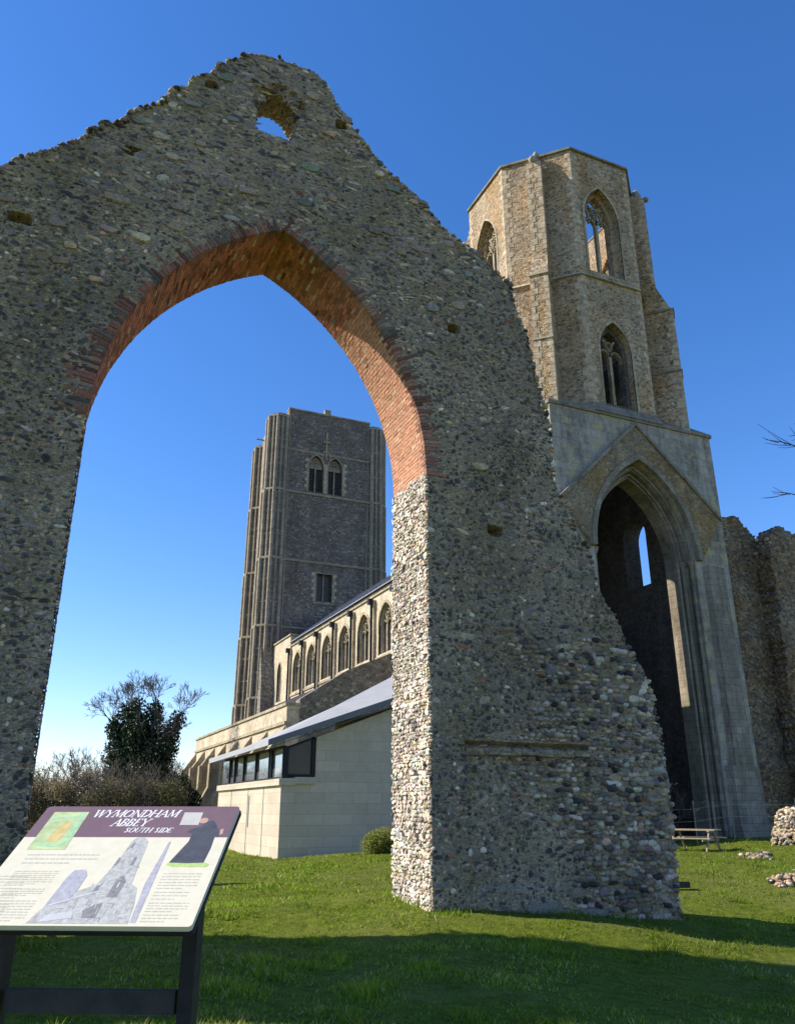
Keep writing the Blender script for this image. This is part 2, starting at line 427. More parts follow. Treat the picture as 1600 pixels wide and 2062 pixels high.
def build_grass():
    N = 300000
    # sample in camera-aligned coordinates, denser near
    d = 6.6 + (rng.random(N)**1.5)*34
    r = (rng.random(N)*2-1)*(d*.56+.4) + .02*d
    x = .9153*r + .4027*d; y = -.4027*r + .9153*d
    # longer tufts here and there
    nt_ = 160; td = 7+rng.random(nt_)**1.4*26; tr = (rng.random(nt_)*2-1)*td*.55
    tx = .9153*tr+.4027*td; ty = -.4027*tr+.9153*td; kk = 26; sel = rng.integers(0, N, nt_*kk)
    x[sel] = np.repeat(tx, kk)+rng.normal(size=nt_*kk)*.05; y[sel] = np.repeat(ty, kk)+rng.normal(size=nt_*kk)*.05
    tuft = np.zeros(N); tuft[sel] = 1.0; d = .4027*x+.9153*y
    clump = fbm(x*1.7, y*1.7, 0, 3)+tuft*.5
    keep = (rng.random(N) < .55+.45*clump)
    # keep clear of buildings
    keep &= ~((x > 6.5) & (x < 11.3) & (y > 13.3) & (y < 14.6)) & ~((x < 0) & (x > -9.6) & (y > 13.3) & (y < 14.6)) & ~((x > 8.3) & (y > 28.8) & (x < 13.9)&(y>32.5)) & ~((x > 21.5) & (y > 30))
    x, y, d, clump = x[keep], y[keep], d[keep], clump[keep]
    n = len(x)
    foot = np.exp(-((np.clip(x, 6.5, 11.5)-x)**2 + (np.clip(y, 13.1, 14.8)-y)**2)/.16)
    tuft = tuft[keep]
    h = (.022 + .024*rng.random(n) + .022*tuft*rng.random(n))*(1+.8*np.maximum(0, clump)) * (1+.012*d) + foot*.13*rng.random(n)**2 + .05*(clump > .75)*rng.random(n)
    w = .0045 + .00055*d
    a = rng.random(n)*2*pi; la = rng.random(n)*2*pi; le = h*(.3+.7*rng.random(n))
    z = terrain(x, y) - .01
    px = np.cos(a)*w; py = np.sin(a)*w
    V = np.empty((n, 3, 3))
    _hs = np.clip(.5+.7*fbm(x*.9+7, y*.9, 2, 3), 0, 1); h = h*(.55+.75*_hs)
    V[:, 0] = np.stack([x-px, y-py, z], 1); V[:, 1] = np.stack([x+px, y+py, z], 1)
    V[:, 2] = np.stack([x+np.cos(la)*le, y+np.sin(la)*le, z+h], 1)
    t = rng.random(n)
    patch = np.clip(.5+.6*fbm(x*.5, y*.5, 5, 3), 0, 1)
    g1 = np.array([.12, .20, .010]); g2 = np.array([.28, .37, .035]); g3 = np.array([.46, .40, .15])
    c = g1 + (g2-g1)*t[:, None]
    dry = ((rng.random(n) < .03+.42*np.clip(patch-.35, 0, 1)))[:, None]
    patch2 = np.clip(.5+.7*fbm(x*.9+7, y*.9, 2, 3), 0, 1)
    c = np.where(dry, g3, c) * (.65+.5*rng.random(n))[:, None] * (.72+.55*patch2)[:, None]
    cols = np.repeat(c, 3, 0)
    m = attr_mat('grass_blades', rough=.6, spec=.25, scale=3, var=.1, bump=0, transl=.68)
    o = np_mesh('grass', V.reshape(-1, 3), [], np.arange(n*3).reshape(-1, 3), m, None, False, cols)
    tag(o, 'short green lawn grass growing around the ruins', 'grass', kind='stuff')
build_grass()

# ------------------------------------------------------------------ stone lumps
def stone_lumps(P, U, V_, N_, a, b, h, cols, K=8, boxy=None, flat=0.8, tilt=0.0, rim=None):
    """P centres (n,3); U,V_,N_ frame (3,) or (n,3); a,b half sizes; h relief"""
    n = len(P)
    def bc(q):
        q = np.asarray(q, float)
        return np.broadcast_to(q, (n, 3)) if q.ndim == 1 else q
    U, V_, N_ = bc(U), bc(V_), bc(N_)
    if tilt:
        t_ = rng.normal(size=(n, 1))*tilt
        U, V_ = U*np.cos(t_)+V_*np.sin(t_), V_*np.cos(t_)-U*np.sin(t_)
    ang = (np.arange(K)/K*2*pi)[None, :] + rng.random((n, 1))*.5
    p = (2.0 + (boxy if boxy is not None else rng.random(n)*2.5))[:, None]
    ca, sa = np.cos(ang), np.sin(ang)
    rad = (np.abs(ca)**p + np.abs(sa)**p)**(-1/p) * (.76+.42*rng.random((n, K)))
    verts = np.empty((n, 2*K+1, 3))
    for ring, (rf, hf) in enumerate(((1.0, -.35), (flat, .75))):
        rr = rad*rf
        hz = h[:, None]*hf*(1 if ring == 0 else 1)*(.75+.5*rng.random((n, K)))
        verts[:, ring*K:(ring+1)*K] = P[:, None] + U[:, None]*(rr*ca*a[:, None])[..., None] + V_[:, None]*(rr*sa*b[:, None])[..., None] + N_[:, None]*hz[..., None]
    off = (rng.random((n, 2))-.5)*.5
    verts[:, 2*K] = P + U*(off[:, :1]*a[:, None]) + V_*(off[:, 1:]*b[:, None]) + N_*(h*(.95+.3*rng.random(n)))[:, None]
    k = np.arange(K); k2 = (k+1) % K
    q = np.stack([k, k2, k2+K, k+K], 1); t = np.stack([k+K, k2+K, np.full(K, 2*K)], 1)
    base = (np.arange(n)*(2*K+1))[:, None, None]
    cc = np.repeat(np.asarray(cols)[:, None, :], 2*K+1, 1)
    if rim is not None:
        f_ = (.30+.4*rng.random((n, 1, 1))); r_ = np.asarray(rim)*(.8+.4*rng.random((n, K, 1)))
        cc = cc.copy(); cc[:, :K] = cc[:, :K]*(1-f_)+r_*f_
        g_ = .28*rng.random((n, K, 1))**2; cc[:, K:2*K] = cc[:, K:2*K]*(1-g_)+r_*g_
    return verts.reshape(-1, 3), (q[None]+base).reshape(-1, 4), (t[None]+base).reshape(-1, 3), cc.reshape(-1, 3)

_ico = None
def ico():
    global _ico
    if _ico is None:
        import bmesh
        bm = bmesh.new(); bmesh.ops.create_icosphere(bm, subdivisions=2, radius=1)
        bm.verts.ensure_lookup_table()
        _ico = (np.array([v.co[:] for v in bm.verts]), np.array([[v.index for v in f.verts] for f in bm.faces])); bm.free()
    return _ico
def rocks(P, S, cols, squash=(1, 1, .75)):
    """full irregular rocks"""
    vv, ff = ico(); n = len(P); m = len(vv)
    q = rng.normal(size=(n, 4)); q /= np.linalg.norm(q, axis=1)[:, None]
    w, x, y, z = q.T
    Rm = np.stack([1-2*(y*y+z*z), 2*(x*y-z*w), 2*(x*z+y*w), 2*(x*y+z*w), 1-2*(x*x+z*z), 2*(y*z-x*w), 2*(x*z-y*w), 2*(y*z+x*w), 1-2*(x*x+y*y)], 1).reshape(n, 3, 3)
    o = np.arange(n)*7.1
    sh = 1 + .32*vnoise(vv[None, :, 0]*1.3+o[:, None], vv[None, :, 1]*1.3+o[:, None]*.7, vv[None, :, 2]*1.3) + .06*(rng.random((n, m))-.5)
    V = vv[None]*sh[..., None]*np.array([1, .85, .7])
    V = np.einsum('nij,nmj->nmi', Rm, V)*np.array(squash)*S[:, None, None] + P[:, None]
    F = ff[None] + (np.arange(n)*m)[:, None, None]
    return V.reshape(-1, 3), F.reshape(-1, 3), np.repeat(cols, m, 0)

def pick(n, pal, w):
    pal = np.array(pal); w = np.array(w, float); w /= w.sum()
    i = rng.choice(len(pal), n, p=w)
    return pal[i]*(.75+.5*rng.random((n, 1)))*(1+.06*rng.normal(size=(n, 3)))

class Acc:   # accumulates numpy geometry
    def __init__(s): s.V=[]; s.Q=[]; s.T=[]; s.C=[]; s.k=0
    def add(s, V, Q, T, C):
        s.V.append(V); s.C.append(C)
        if len(Q): s.Q.append(Q+s.k)
        if len(T): s.T.append(T+s.k)
        s.k += len(V)
    def build(s, name, mat, parent, smooth=True):
        return np_mesh(name, np.concatenate(s.V), np.concatenate(s.Q) if s.Q else [], np.concatenate(s.T) if s.T else [], mat, parent, smooth, np.clip(np.concatenate(s.C), .004, .9))

def pip(x, z, poly):
    px = np.array([p[0] for p in poly]); pz = np.array([p[1] for p in poly])
    ins = np.zeros(x.shape, bool); j = len(poly)-1
    for i in range(len(poly)):
        c = ((pz[i] > z) != (pz[j] > z)) & (x < (px[j]-px[i])*(z-pz[i])/(pz[j]-pz[i]+1e-12)+px[i])
        ins ^= c; j = i
    return ins

# ------------------------------------------------------------------ ruined archway
YF, TH = 13.16, 1.6
JL, JR, ZS, RA = .10, 6.40, 7.80, 5.31
CXR, CXL = JR-RA, JL+RA
XM = (JL+JR)/2
ZA = ZS + sqrt(RA**2 - (XM-CXR)**2)
PHI_A = acos((XM-CXR)/RA)
PROF = [(-1.91,12.26),(-1.57,12.68),(-1.08,13.1),(-.69,13.44),(-.51,13.75),(-.32,14.05),(-.06,14.13),(.09,14.45),(.39,14.74),(.66,14.99),(.78,15.3),(1.1,15.58),(1.18,15.85),(1.52,16.08),(1.7,16.48),(2.25,16.99),(2.91,17.2),(3.25,17.14),(3.72,17.13),(4.02,16.86),(4.27,16.45),(4.57,16.14),(4.88,15.69),(5.49,15.08),(6.34,14.5),(7.08,13.82),(7.79,13.53),(8.59,12.92),(8.7,12.23),(8.97,11.71),(9.13,10.65),(9.28,10.03),(9.41,9.56),(9.4,8.61),(9.47,7.93),(9.82,7.59),(9.9,7.1),(10.18,6.69),(10.28,5.84),(10.67,5.36),(10.86,4.86),(11.23,4.27),(11.44,3.79),(11.52,3.1),(11.56,2.53),(11.57,1.88),(11.57,.98),(11.53,.11),(11.5,-.9)]
LEFT_CASTER = [(-9.0,-.9),(-9.0,3.0),(-9.0,8.6),(-8.9,14.4),(-8.6,16.0),(-7.7,16.5),(-6.9,15.9),(-6.0,14.4),(-5.0,12.9),(-3.9,11.9),(-2.9,11.7)]  # unseen left end, raised above its slope to cast the foreground shadow
OUT = LEFT_CASTER + PROF
HOLE = [(2.56,14.97),(3.28,14.97),(3.44,15.5),(3.42,15.85),(3.22,16.12),(2.95,16.22),(2.68,16.15),(2.54,15.7)]
def arch_open(x, z, grow=0.0):
    """inside the arch opening"""
    a = (x > JL-grow) & (x < JR+grow) & (z <= ZS)
    b = (z > ZS) & (np.hypot(x-CXR, z-ZS) < RA+grow) & (np.hypot(x-CXL, z-ZS) < RA+grow)
    return a | b
def thick(z): return 1.6 - .85*ss(12.9, 14.0, z)
def bulge(x, z):
    x = np.asarray(x, float); z = np.asarray(z, float)
    dd = np.where(z > ZS, np.maximum(np.hypot(x-CXR, z-ZS), np.hypot(x-CXL, z-ZS))-RA, np.maximum(JL-x, x-JR))
    return .05*fbm(x*.6, z*.6, 0, 2)*ss(.3, 1.3, dd)
PUT = [(7.14,11.34,.13,.10),(7.91,6.84,.15,.11),(.19,13.57,.15,.09),(1.54,15.78,.13,.10),(4.42,15.9,.14,.11),(-1.45,11.33,.15,.10)]

archway = empty('ruined_archway', (XM, YF+.8, 0), 'towering ruined flint gable wall pierced by a tall pointed arch lined with red brick', 'ruin')

def ragged(name, mat, parent, inside, xr, zr, cell, yf, th, disp, snap=None, recess=None, nd_=6, jit=.3):
    nx = int((xr[1]-xr[0])/cell)+1; nz = int((zr[1]-zr[0])/cell)+1
    gx = xr[0]+np.arange(nx)*cell; gz = zr[0]+np.arange(nz)*cell
    X, Z = np.meshgrid(gx, gz)
    cx = (X[:-1, :-1]+cell/2); cz = (Z[:-1, :-1]+cell/2)
    ins = inside(cx, cz)
    Xj = X + (rng.random(X.shape)-.5)*cell*jit; Zj = Z + (rng.random(X.shape)-.5)*cell*jit
    if snap is not None: Xj, Zj = snap(X, Z, Xj, Zj)
    Yf = yf + disp(X, Z) + (rng.random(X.shape)-.5)*.03
    if recess is not None: Yf = Yf + recess(X, Z)
    Yb = yf + th(Z) + (rng.random(X.shape)-.5)*.05 if callable(th) else yf + th + (rng.random(X.shape)-.5)*.05
    n = nx*nz
    V = [np.stack([Xj.ravel(), Yf.ravel(), Zj.ravel()], 1), np.stack([Xj.ravel(), Yb.ravel(), Zj.ravel()], 1)]
    jj, ii = np.nonzero(ins)
    a = jj*nx+ii
    Q = [np.stack([a, a+1, a+nx+1, a+nx], 1), np.stack([a+n, a+nx+n, a+nx+1+n, a+1+n], 1)]
    k = 2*n
    pad = np.pad(ins, 1)
    fX, fZ, fY, bY = Xj.ravel(), Zj.ravel(), Yf.ravel(), Yb.ravel()
    for dj, di, e0, e1 in ((0, -1, nx, 0), (0, 1, 1, nx+1), (-1, 0, 0, 1), (1, 0, nx+1, nx)):
        bd = ins & ~pad[1+dj:pad.shape[0]-1+dj, 1+di:pad.shape[1]-1+di]
        j2, i2 = np.nonzero(bd); b0 = j2*nx+i2
        p0, p1 = b0+e0, b0+e1
        m = len(p0)
        if not m: continue
        ts = np.linspace(0, 1, nd_+1)
        # shared noise by (vertex, slice) so neighbours agree
        def strip(p):
            x = fX[p][:, None]+0*ts; z = fZ[p][:, None]+0*ts; y = fY[p][:, None]*(1-ts)+bY[p][:, None]*ts
            amp = np.where((ts == 0) | (ts == 1), 0, .06*cell/.06)
            x = x + amp*vnoise(p[:, None]*.77+ts*13.1, ts*7+p[:, None]*1.3)*.5
            z = z + amp*vnoise(p[:, None]*1.17+ts*11.1, ts*5+p[:, None]*.3)*.5
            return np.stack([x, y, z], 2)
        S0, S1 = strip(p0), strip(p1)
        W = nd_+1
        V.append(S0.reshape(-1, 3)); V.append(S1.reshape(-1, 3))
        i0 = k + np.arange(m)[:, None]*W + np.arange(nd_)[None]; i1 = i0 + m*W
        Q.append(np.stack([i0, i1, i1+1, i0+1], 2).reshape(-1, 4)[:, ::-1]*1)
        k += 2*m*W
    V = np.concatenate(V); Q = np.concatenate(Q)
    used, inv = np.unique(Q, return_inverse=True)
    return np_mesh(name, V[used], inv.reshape(Q.shape), [], mat, parent, False)

def wall_inside(x, z):
    w = .05*fbm(x*3, z*3, 1, 2)
    return pip(x+w, z+.7*w, OUT) & ~arch_open(x, z, .06) & ~pip(x+w*.6, z, HOLE)
def wall_recess(x, z):
    r = np.zeros_like(x)
    for (px, pz, hx, hz) in PUT:
        r = np.where((np.abs(x-px) < hx) & (np.abs(z-pz) < hz), .30, r)
    r = np.where((x > 7.1) & (x < 9.8) & (z > 2.64) & (z < 2.76), .16, r)
    r = np.where((x > 7.15) & (x < 9.75) & (z > .35) & (z <= 2.52), .07+.03*vnoise(x*3, z*3), r)
    # splayed ragged roof of the small opening
    r = np.where((((x-2.98)/.62)**2 + ((z-15.95)/.45)**2 < 1) & (z > 15.4), .10+.10*vnoise(x*6, z*6), r)
    return r
def wall_snap(X, Z, Xj, Zj):
    inarch = Z > ZS
    for cx in (CXR, CXL):
        dx, dz = X-cx, Z-ZS; dd = np.hypot(dx, dz); side = (X > XM) == (cx == CXR)
        m = inarch & side & (np.abs(dd-RA-.06) < .055)
        Xj = np.where(m, cx+dx/dd*(RA+.05), Xj); Zj = np.where(m, ZS+dz/dd*(RA+.05), Zj)
    for jx in (JL, JR):
        m = ~inarch & (np.abs(X-jx) < .10)
        s = np.sign(jx-XM)
        Xj = np.where(m & ((X-jx)*s > -.05), jx+s*np.maximum(0, (X-jx)*s*.5)+s*.0, Xj)
    return Xj, Zj
ragged('wall_core', M['mortar'], archway, wall_inside, (-10, 11.72), (-.9, 17.4), .06, YF, thick, bulge, wall_snap, wall_recess, 10)

def facing():
    A = Acc()
    P=[]; a=[]; b=[]; h=[]; C=[]; CO=[]
    z = -.75
    while z < 17.3:
        zone_h = .062+.05*random.random()
        if z > 12.2: zone_h = .065+.065*random.random()
        band = random.random() < .14
        x = -10.0+random.random()*.1
        while x < 11.7:
            coarse = (x > 8.9+.5*sin(z*2)-.25*z+.5*random.random()) and z < 4.4+.5*random.random()
            upper = z > 11.5 + .35*abs(x-3.2)*.3
            lown = float(fbm(np.array([x*.5]), np.array([z*.5]), 2, 2)[0])
            ln = zone_h*(.7+1.3*random.random()**1.5)
            if coarse: ln = zone_h*(1.2+1.0*random.random())
            if upper or band: ln = zone_h*(1.1+2.2*random.random())
            sparse = float(fbm(np.array([x*.42+3]), np.array([z*.7]), 4, 3)[0]) > .42
            P.append((x+ln/2, z+zone_h/2+.02*(random.random()-.5)))
            fill = .40+.09*random.random()
            if not coarse:
                fill = .34+.15*random.random()
                if random.random() < .28: fill *= .68
                if random.random() < (.45 if sparse else .07): x += ln; continue_ = True
                else: continue_ = False
                if continue_: P.pop(); continue
            a.append(ln*fill); b.append(zone_h*fill*1.0)
            h.append((.028+.035*random.random()) if coarse else .003+.013*random.random())
            u = random.random()
            if coarse:
                c = (PALE, MID, GREY, DARK, CREAM)[0 if u < .28 else 1 if u < .56 else 2 if u < .80 else 3 if u < .88 else 4]
                c = tuple(q*.85 for q in c)
            elif upper:
                c = (DARK, GREY, MID, CREAM, PALE)[0 if u < .22 else 1 if u < .46 else 2 if u < .84 else 3 if u < .95 else 4]
            else:
                c = (DARK, GREY, MID, CREAM, PALE)[0 if u < .40+.2*lown else 1 if u < .66 else 2 if u < .91 else 3 if u < .97 else 4]
            if random.random() < .006: c = (.26, .09, .045)
            C.append(c); CO.append(coarse)
            x += ln + .012*random.random()
        z += zone_h
    P = np.array(P); a = np.array(a); b = np.array(b); h = np.array(h); C = np.array(C); CO = np.array(CO)
    nn = len(a); fl = ~CO
    big_ = np.clip((P[:, 0]-8.6)/2.2, 0, 1)*.35
    a = np.where(fl, a*np.exp(rng.normal(size=nn)*.30), a*np.exp(rng.normal(size=nn)*.20+big_)); b = np.where(fl, b*np.exp(rng.normal(size=nn)*.26), b*np.exp(rng.normal(size=nn)*.18+big_))
    P[:, 1] += np.where(fl, .016, .008)*rng.normal(size=nn)
    x, z = P[:, 0], P[:, 1]
    ok = pip(x, z, OUT) & ~(CO & (rng.random(nn) < np.clip((x-8.4)/2.4, 0, 1)*.36)) & ~arch_open(x, z, .03) & ~pip(x, z, HOLE)
    ok &= ~((z > ZS) & arch_open(x, z, .15))
    ok &= ~((np.abs(x-JL) < .05) & (z < ZS))
    for (px, pz, hx, hz) in PUT: ok &= ~((np.abs(x-px) < hx+.03) & (np.abs(z-pz) < hz+.02))
    ok &= ~((x > 7.1) & (x < 9.8) & (z > 2.52) & (z < 2.78))
    P, a, b, h, C, x, z, CO = P[ok], a[ok], b[ok], h[ok], C[ok], x[ok], z[ok], CO[ok]
    C = C*(.7+.6*rng.random((len(C), 1)))*(1+.05*rng.normal(size=(len(C), 3)))
    rec = wall_recess(x, z)
    P3 = np.stack([x, YF+bulge(x, z)+rec, z], 1)
    P3[:, 2] += .035*vnoise(x*1.6, z*.9); P3[:, 1] -= .004
    B = Acc(); k_ = CO
    B.add(*stone_lumps(P3[k_], (1, 0, 0), (0, 0, 1), (0, -1, 0), a[k_], b[k_], h[k_], C[k_], tilt=.2))
    B.build('cobble_patch', M['stones'], archway, True)
    k_ = ~CO
    A.add(*stone_lumps(P3[k_], (1, 0, 0), (0, 0, 1), (0, -1, 0), a[k_], b[k_], h[k_], C[k_], K=7, tilt=.3, flat=.74, rim=(.38, .295, .20)))
    # bigger limestone blocks scattered in courses
    nb = 360
    bx = rng.uniform(-9, 11.3, nb); bz = rng.uniform(0, 17, nb)
    ok = pip(bx, bz, OUT) & ~arch_open(bx, bz, .55) & ~pip(bx, bz, HOLE) & ((bz > 11.3) | (rng.random(nb) < .22))
    bx, bz = bx[ok], bz[ok]; n = len(bx)
    A.add(*stone_lumps(np.stack([bx, YF+bulge(bx, bz)-.012+wall_recess(bx, bz), bz], 1), (1, 0, 0), (0, 0, 1), (0, -1, 0),
          .11+.10*rng.random(n), .055+.045*rng.random(n), .03+.015*rng.random(n), pick(n, [MID, CREAM, (.24, .22, .17)], [3, 2, 3]), boxy=np.full(n, 5.0), flat=.9))
    # the long footing block
    A.add(*stone_lumps(np.array([[8.55, YF-.02, -.02], [9.6, YF-.02, -.14]]), (1, 0, 0), (0, 0, 1), (0, -1, 0), np.array([.42, .28]), np.array([.13, .1]), np.array([.06, .05]), np.array([[.2, .19, .15]]*2), boxy=np.full(2, 6.0), flat=.92))
    # right jamb, lit: cream cobbles coursed small ; left jamb darker
    for jx, s, y0 in ((JR, -1, 0), (JL, 1, 0)):
        Pj=[]; aj=[]; bj=[]
        z = -.5
        while z < ZS+.05:
            hh = .034+.05*random.random(); y = YF+random.random()*.04
            while y < YF+1.6:
                ln = hh*(.75+1.5*random.random()**1.5)
                Pj.append((jx+.0*s, y+ln/2, z+hh/2)); aj.append(ln*.47); bj.append(hh*.47); y += ln
            z += hh
        Pj = np.array(Pj); n = len(Pj)
        top = ZS + .08 + .10*(Pj[:, 1]-YF) + .12*vnoise(Pj[:, 1]*4, Pj[:, 2]*0)
        k = (Pj[:, 2] < top) & (rng.random(n) > .07)
        Pj, aj, bj = Pj[k], np.array(aj)[k], np.array(bj)[k]; n = len(Pj)
        Pj[:, 0] += s*.004; Pj[:, 2] += .010*rng.normal(size=n); ee = np.exp(rng.normal(size=n)*.22); aj = aj*ee; bj = bj*ee
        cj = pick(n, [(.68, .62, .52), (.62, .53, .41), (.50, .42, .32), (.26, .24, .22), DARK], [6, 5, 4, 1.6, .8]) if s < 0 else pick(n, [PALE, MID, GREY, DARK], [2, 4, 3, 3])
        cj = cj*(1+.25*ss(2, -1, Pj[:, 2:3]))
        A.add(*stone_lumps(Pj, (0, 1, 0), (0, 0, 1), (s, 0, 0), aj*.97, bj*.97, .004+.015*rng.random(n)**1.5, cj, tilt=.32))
    # end of the wall facing north, and rocks along every ragged edge
    E = []
    pts = OUT[2:]
    for i in range(len(pts)-1):
        p, q = pts[i], pts[i+1]; ln = hypot(q[0]-p[0], q[1]-p[1]); m = max(1, int(ln/.05))
        for k in range(m):
            t = (k+random.random())/m; zz = p[1]+(q[1]-p[1])*t
            th = float(thick(zz))
            for _ in range(3 if k % 2 else 2):
                E.append((p[0]+(q[0]-p[0])*t, YF+random.random()*th if _ else YF+.03*random.random(), zz-.01))
    for zz in np.arange(-.4, ZS+.1, .055):       # vertical corners of the jambs
        for jx in (JR,):
            E.append((jx+.035, YF+.03, zz)); E.append((jx+.035, YF+TH-.03, zz))
        E.append((JL-.035, YF+.03, zz)); E.append((JL-.035, YF+TH-.04, zz))
    for i in range(len(HOLE)):
        p, q = HOLE[i], HOLE[(i+1) % len(HOLE)]; m = 7
        for k in range(m):
            for w in range(3):
                t = (k+random.random())/m
                E.append((2.99+(p[0]+(q[0]-p[0])*t-2.99)*1.10, YF+.02+random.random()*.7, 15.6+(p[1]+(q[1]-p[1])*t-15.6)*1.08))
    E = np.array(E); n = len(E)
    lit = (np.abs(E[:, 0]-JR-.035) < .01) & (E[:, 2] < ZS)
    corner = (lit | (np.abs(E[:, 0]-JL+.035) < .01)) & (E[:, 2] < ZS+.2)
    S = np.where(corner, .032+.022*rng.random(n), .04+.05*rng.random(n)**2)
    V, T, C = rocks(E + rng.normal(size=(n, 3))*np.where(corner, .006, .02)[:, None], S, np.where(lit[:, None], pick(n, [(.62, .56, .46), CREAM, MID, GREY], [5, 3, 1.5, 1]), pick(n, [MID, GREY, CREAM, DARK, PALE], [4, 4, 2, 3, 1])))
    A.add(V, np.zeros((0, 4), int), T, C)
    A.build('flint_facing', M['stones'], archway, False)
facing()

def brick_lining():
    A = Acc()
    cubeV = np.array([(-1,-1,-1),(1,-1,-1),(1,1,-1),(-1,1,-1),(-1,-1,1),(1,-1,1),(1,1,1),(-1,1,1)], float)*.5
    cubeQ = np.array([(0,3,2,1),(4,5,6,7),(0,1,5,4),(1,2,6,5),(2,3,7,6),(3,0,4,7)])
    def brick(cx, sgn, phi, r0, r1, y0, y1, th, col):
        pm = np.array([cx+sgn*cos(phi)*(r0+r1)/2, (y0+y1)/2, ZS+sin(phi)*(r0+r1)/2])
        er = np.array([sgn*cos(phi), 0, sin(phi)]); et = np.array([-sgn*sin(phi), 0, cos(phi)]); ey = np.array([0, 1.0, 0])
        v = cubeV*np.array([r1-r0, y1-y0, th]) + rng.normal(size=(8, 3))*.0035
        V = pm + v[:, :1]*er + v[:, 1:2]*ey + v[:, 2:]*et
        A.add(V, cubeQ, np.zeros((0, 3), int), np.repeat(np.array([col]), 8, 0))
    for sgn, cx in ((1, CXR), (-1, CXL)):
        nco = int(RA*PHI_A/.073)
        dphi = PHI_A/nco
        for c in range(nco):
            phi = (c+.5)*dphi
            th = dphi*RA*.86
            y = YF-.02 + (0 if c % 2 else -.0)
            first = True
            ly = .225 if c % 2 else .112
            while y < YF+TH-.01:
                y1 = min(y+ly, YF+TH)
                t = random.random()
                col = np.array((.40, .155, .09))*(.55+.75*t) if random.random() < .75 else np.array((.43, .185, .11))*(.6+.6*t)
                if random.random() < .05: col = np.array((.48, .36, .25))
                if random.random() < .08: col = col*.5
                off = .004*random.random()
                if sgn > 0 and c < nco*.62+4*random.random(): col = col*.55 + np.array((.50, .29, .18))*.62  # lower right bricks coloured paler, sunlight put into their tint
                if first:
                    u = random.random()
                    r1 = RA + (.13+.06*random.random() if u < .55 else .25+.08*random.random() if u < .82 else .36+.1*random.random())
                    if sgn < 0 and c < 14: r1 = RA+.15+.45*random.random()
                    if sgn > 0 and c < 16: r1 = RA+.15+.32*random.random()
                    fc = np.array((.25, .115, .08))*(.45+.7*random.random())
                    if random.random() < .38: fc = np.array((.16, .13, .10))*(.6+.7*random.random())
                    dphi_l = th*(1.0 if u < .7 else .95)
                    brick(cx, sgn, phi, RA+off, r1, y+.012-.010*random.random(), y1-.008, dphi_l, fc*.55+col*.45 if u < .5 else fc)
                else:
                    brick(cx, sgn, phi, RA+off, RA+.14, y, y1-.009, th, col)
                first = False
                y = y1; ly = .225
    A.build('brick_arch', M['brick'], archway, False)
    # mortar bed behind the bricks
    mb = MB(); n = 60
    for sgn, cx in ((1, CXR), (-1, CXL)):
        vs = []; fs = []
        for i in range(n+1):
            p = PHI_A*i/n
            for rr, yy in ((RA+.011, YF+.004), (RA+.011, YF+TH-.012), (RA+.16, YF+TH-.012), (RA+.16, YF+.004)):
                vs.append((cx+sgn*cos(p)*rr, yy, ZS+sin(p)*rr))
        for i in range(n):
            for k in range(4):
                q = (i*4+k, i*4+(k+1) % 4, (i+1)*4+(k+1) % 4, (i+1)*4+k)
                fs.append(q if sgn > 0 else q[::-1])
        mb.add(vs, fs)
    mb.build('brick_bedding', M['brickjoint'], archway)
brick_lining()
mb = MB()
for i in range(7):
    x0 = 7.12+i*.385; mb.box(x0, x0+.375, YF-.015-.035*random.random(), YF+.15, 2.51+.03*random.random(), 2.59+.045*random.random())
mb.build('stone_ledge', M['gable'], archway)

# ------------------------------------------------------------------ frames and arches
def frameY(y0, flip=False):      # wall whose outside faces -Y : s = x
    return lambda s, z, d: (s, y0+d, z)
def frame_at(ox, oy, ang):       # outside normal at angle ang ; s runs to the right seen from outside
    nx, ny = cos(ang), sin(ang); ux, uy = -ny, nx
    return lambda s, z, d: (ox+ux*s-nx*d, oy+uy*s-ny*d, z)

def arch_pts(cx, hw, z0, zs, rise, n=10):
    """pointed arch outline, counter-clockwise from lower left"""
    Rr = (hw*hw+rise*rise)/(2*hw)
    pm = math.asin(min(1, rise/Rr))
    pts = [(cx-hw, z0), (cx+hw, z0)]
    for i in range(n+1):
        p = pm*i/n; pts.append((cx+hw-Rr+Rr*cos(p), zs+Rr*sin(p)))
    for i in range(n-1, -1, -1):
        p = pm*i/n; pts.append((cx-hw+Rr-Rr*cos(p), zs+Rr*sin(p)))
    return pts
def arch_band(mb, fr, cx, hw, z0, zs, rise, w, d0, d1, n=10, legs=True):
    inner = arch_pts(cx, hw, z0, zs, rise, n); outer = arch_pts(cx, hw+w, z0, zs, rise+w*1.1, n)
    if legs:
        inn = [inner[0]] + inner[:0:-1]; 
        ci = [inner[1]] + inner[2:] + [inner[0]]; co = [outer[1]] + outer[2:] + [outer[0]]
    else:
        ci = inner[2:]; co = outer[2:]
    m = len(ci)
    vs = [fr(*p, d) for d in (d0, d1) for p in ci] + [fr(*p, d) for d in (d0, d1) for p in co]
    fs = []
    for i in range(m-1):
        fs += [(i, i+1, 2*m+i+1, 2*m+i)[::-1], (m+i, m+i+1, 3*m+i+1, 3*m+i), (i, i+1, m+i+1, m+i), (2*m+i, 2*m+i+1, 3*m+i+1, 3*m+i)[::-1]]
    fs += [(0, m, 3*m, 2*m), (m-1, 2*m-1, 4*m-1, 3*m-1)[::-1]]
    mb.add(vs, fs)
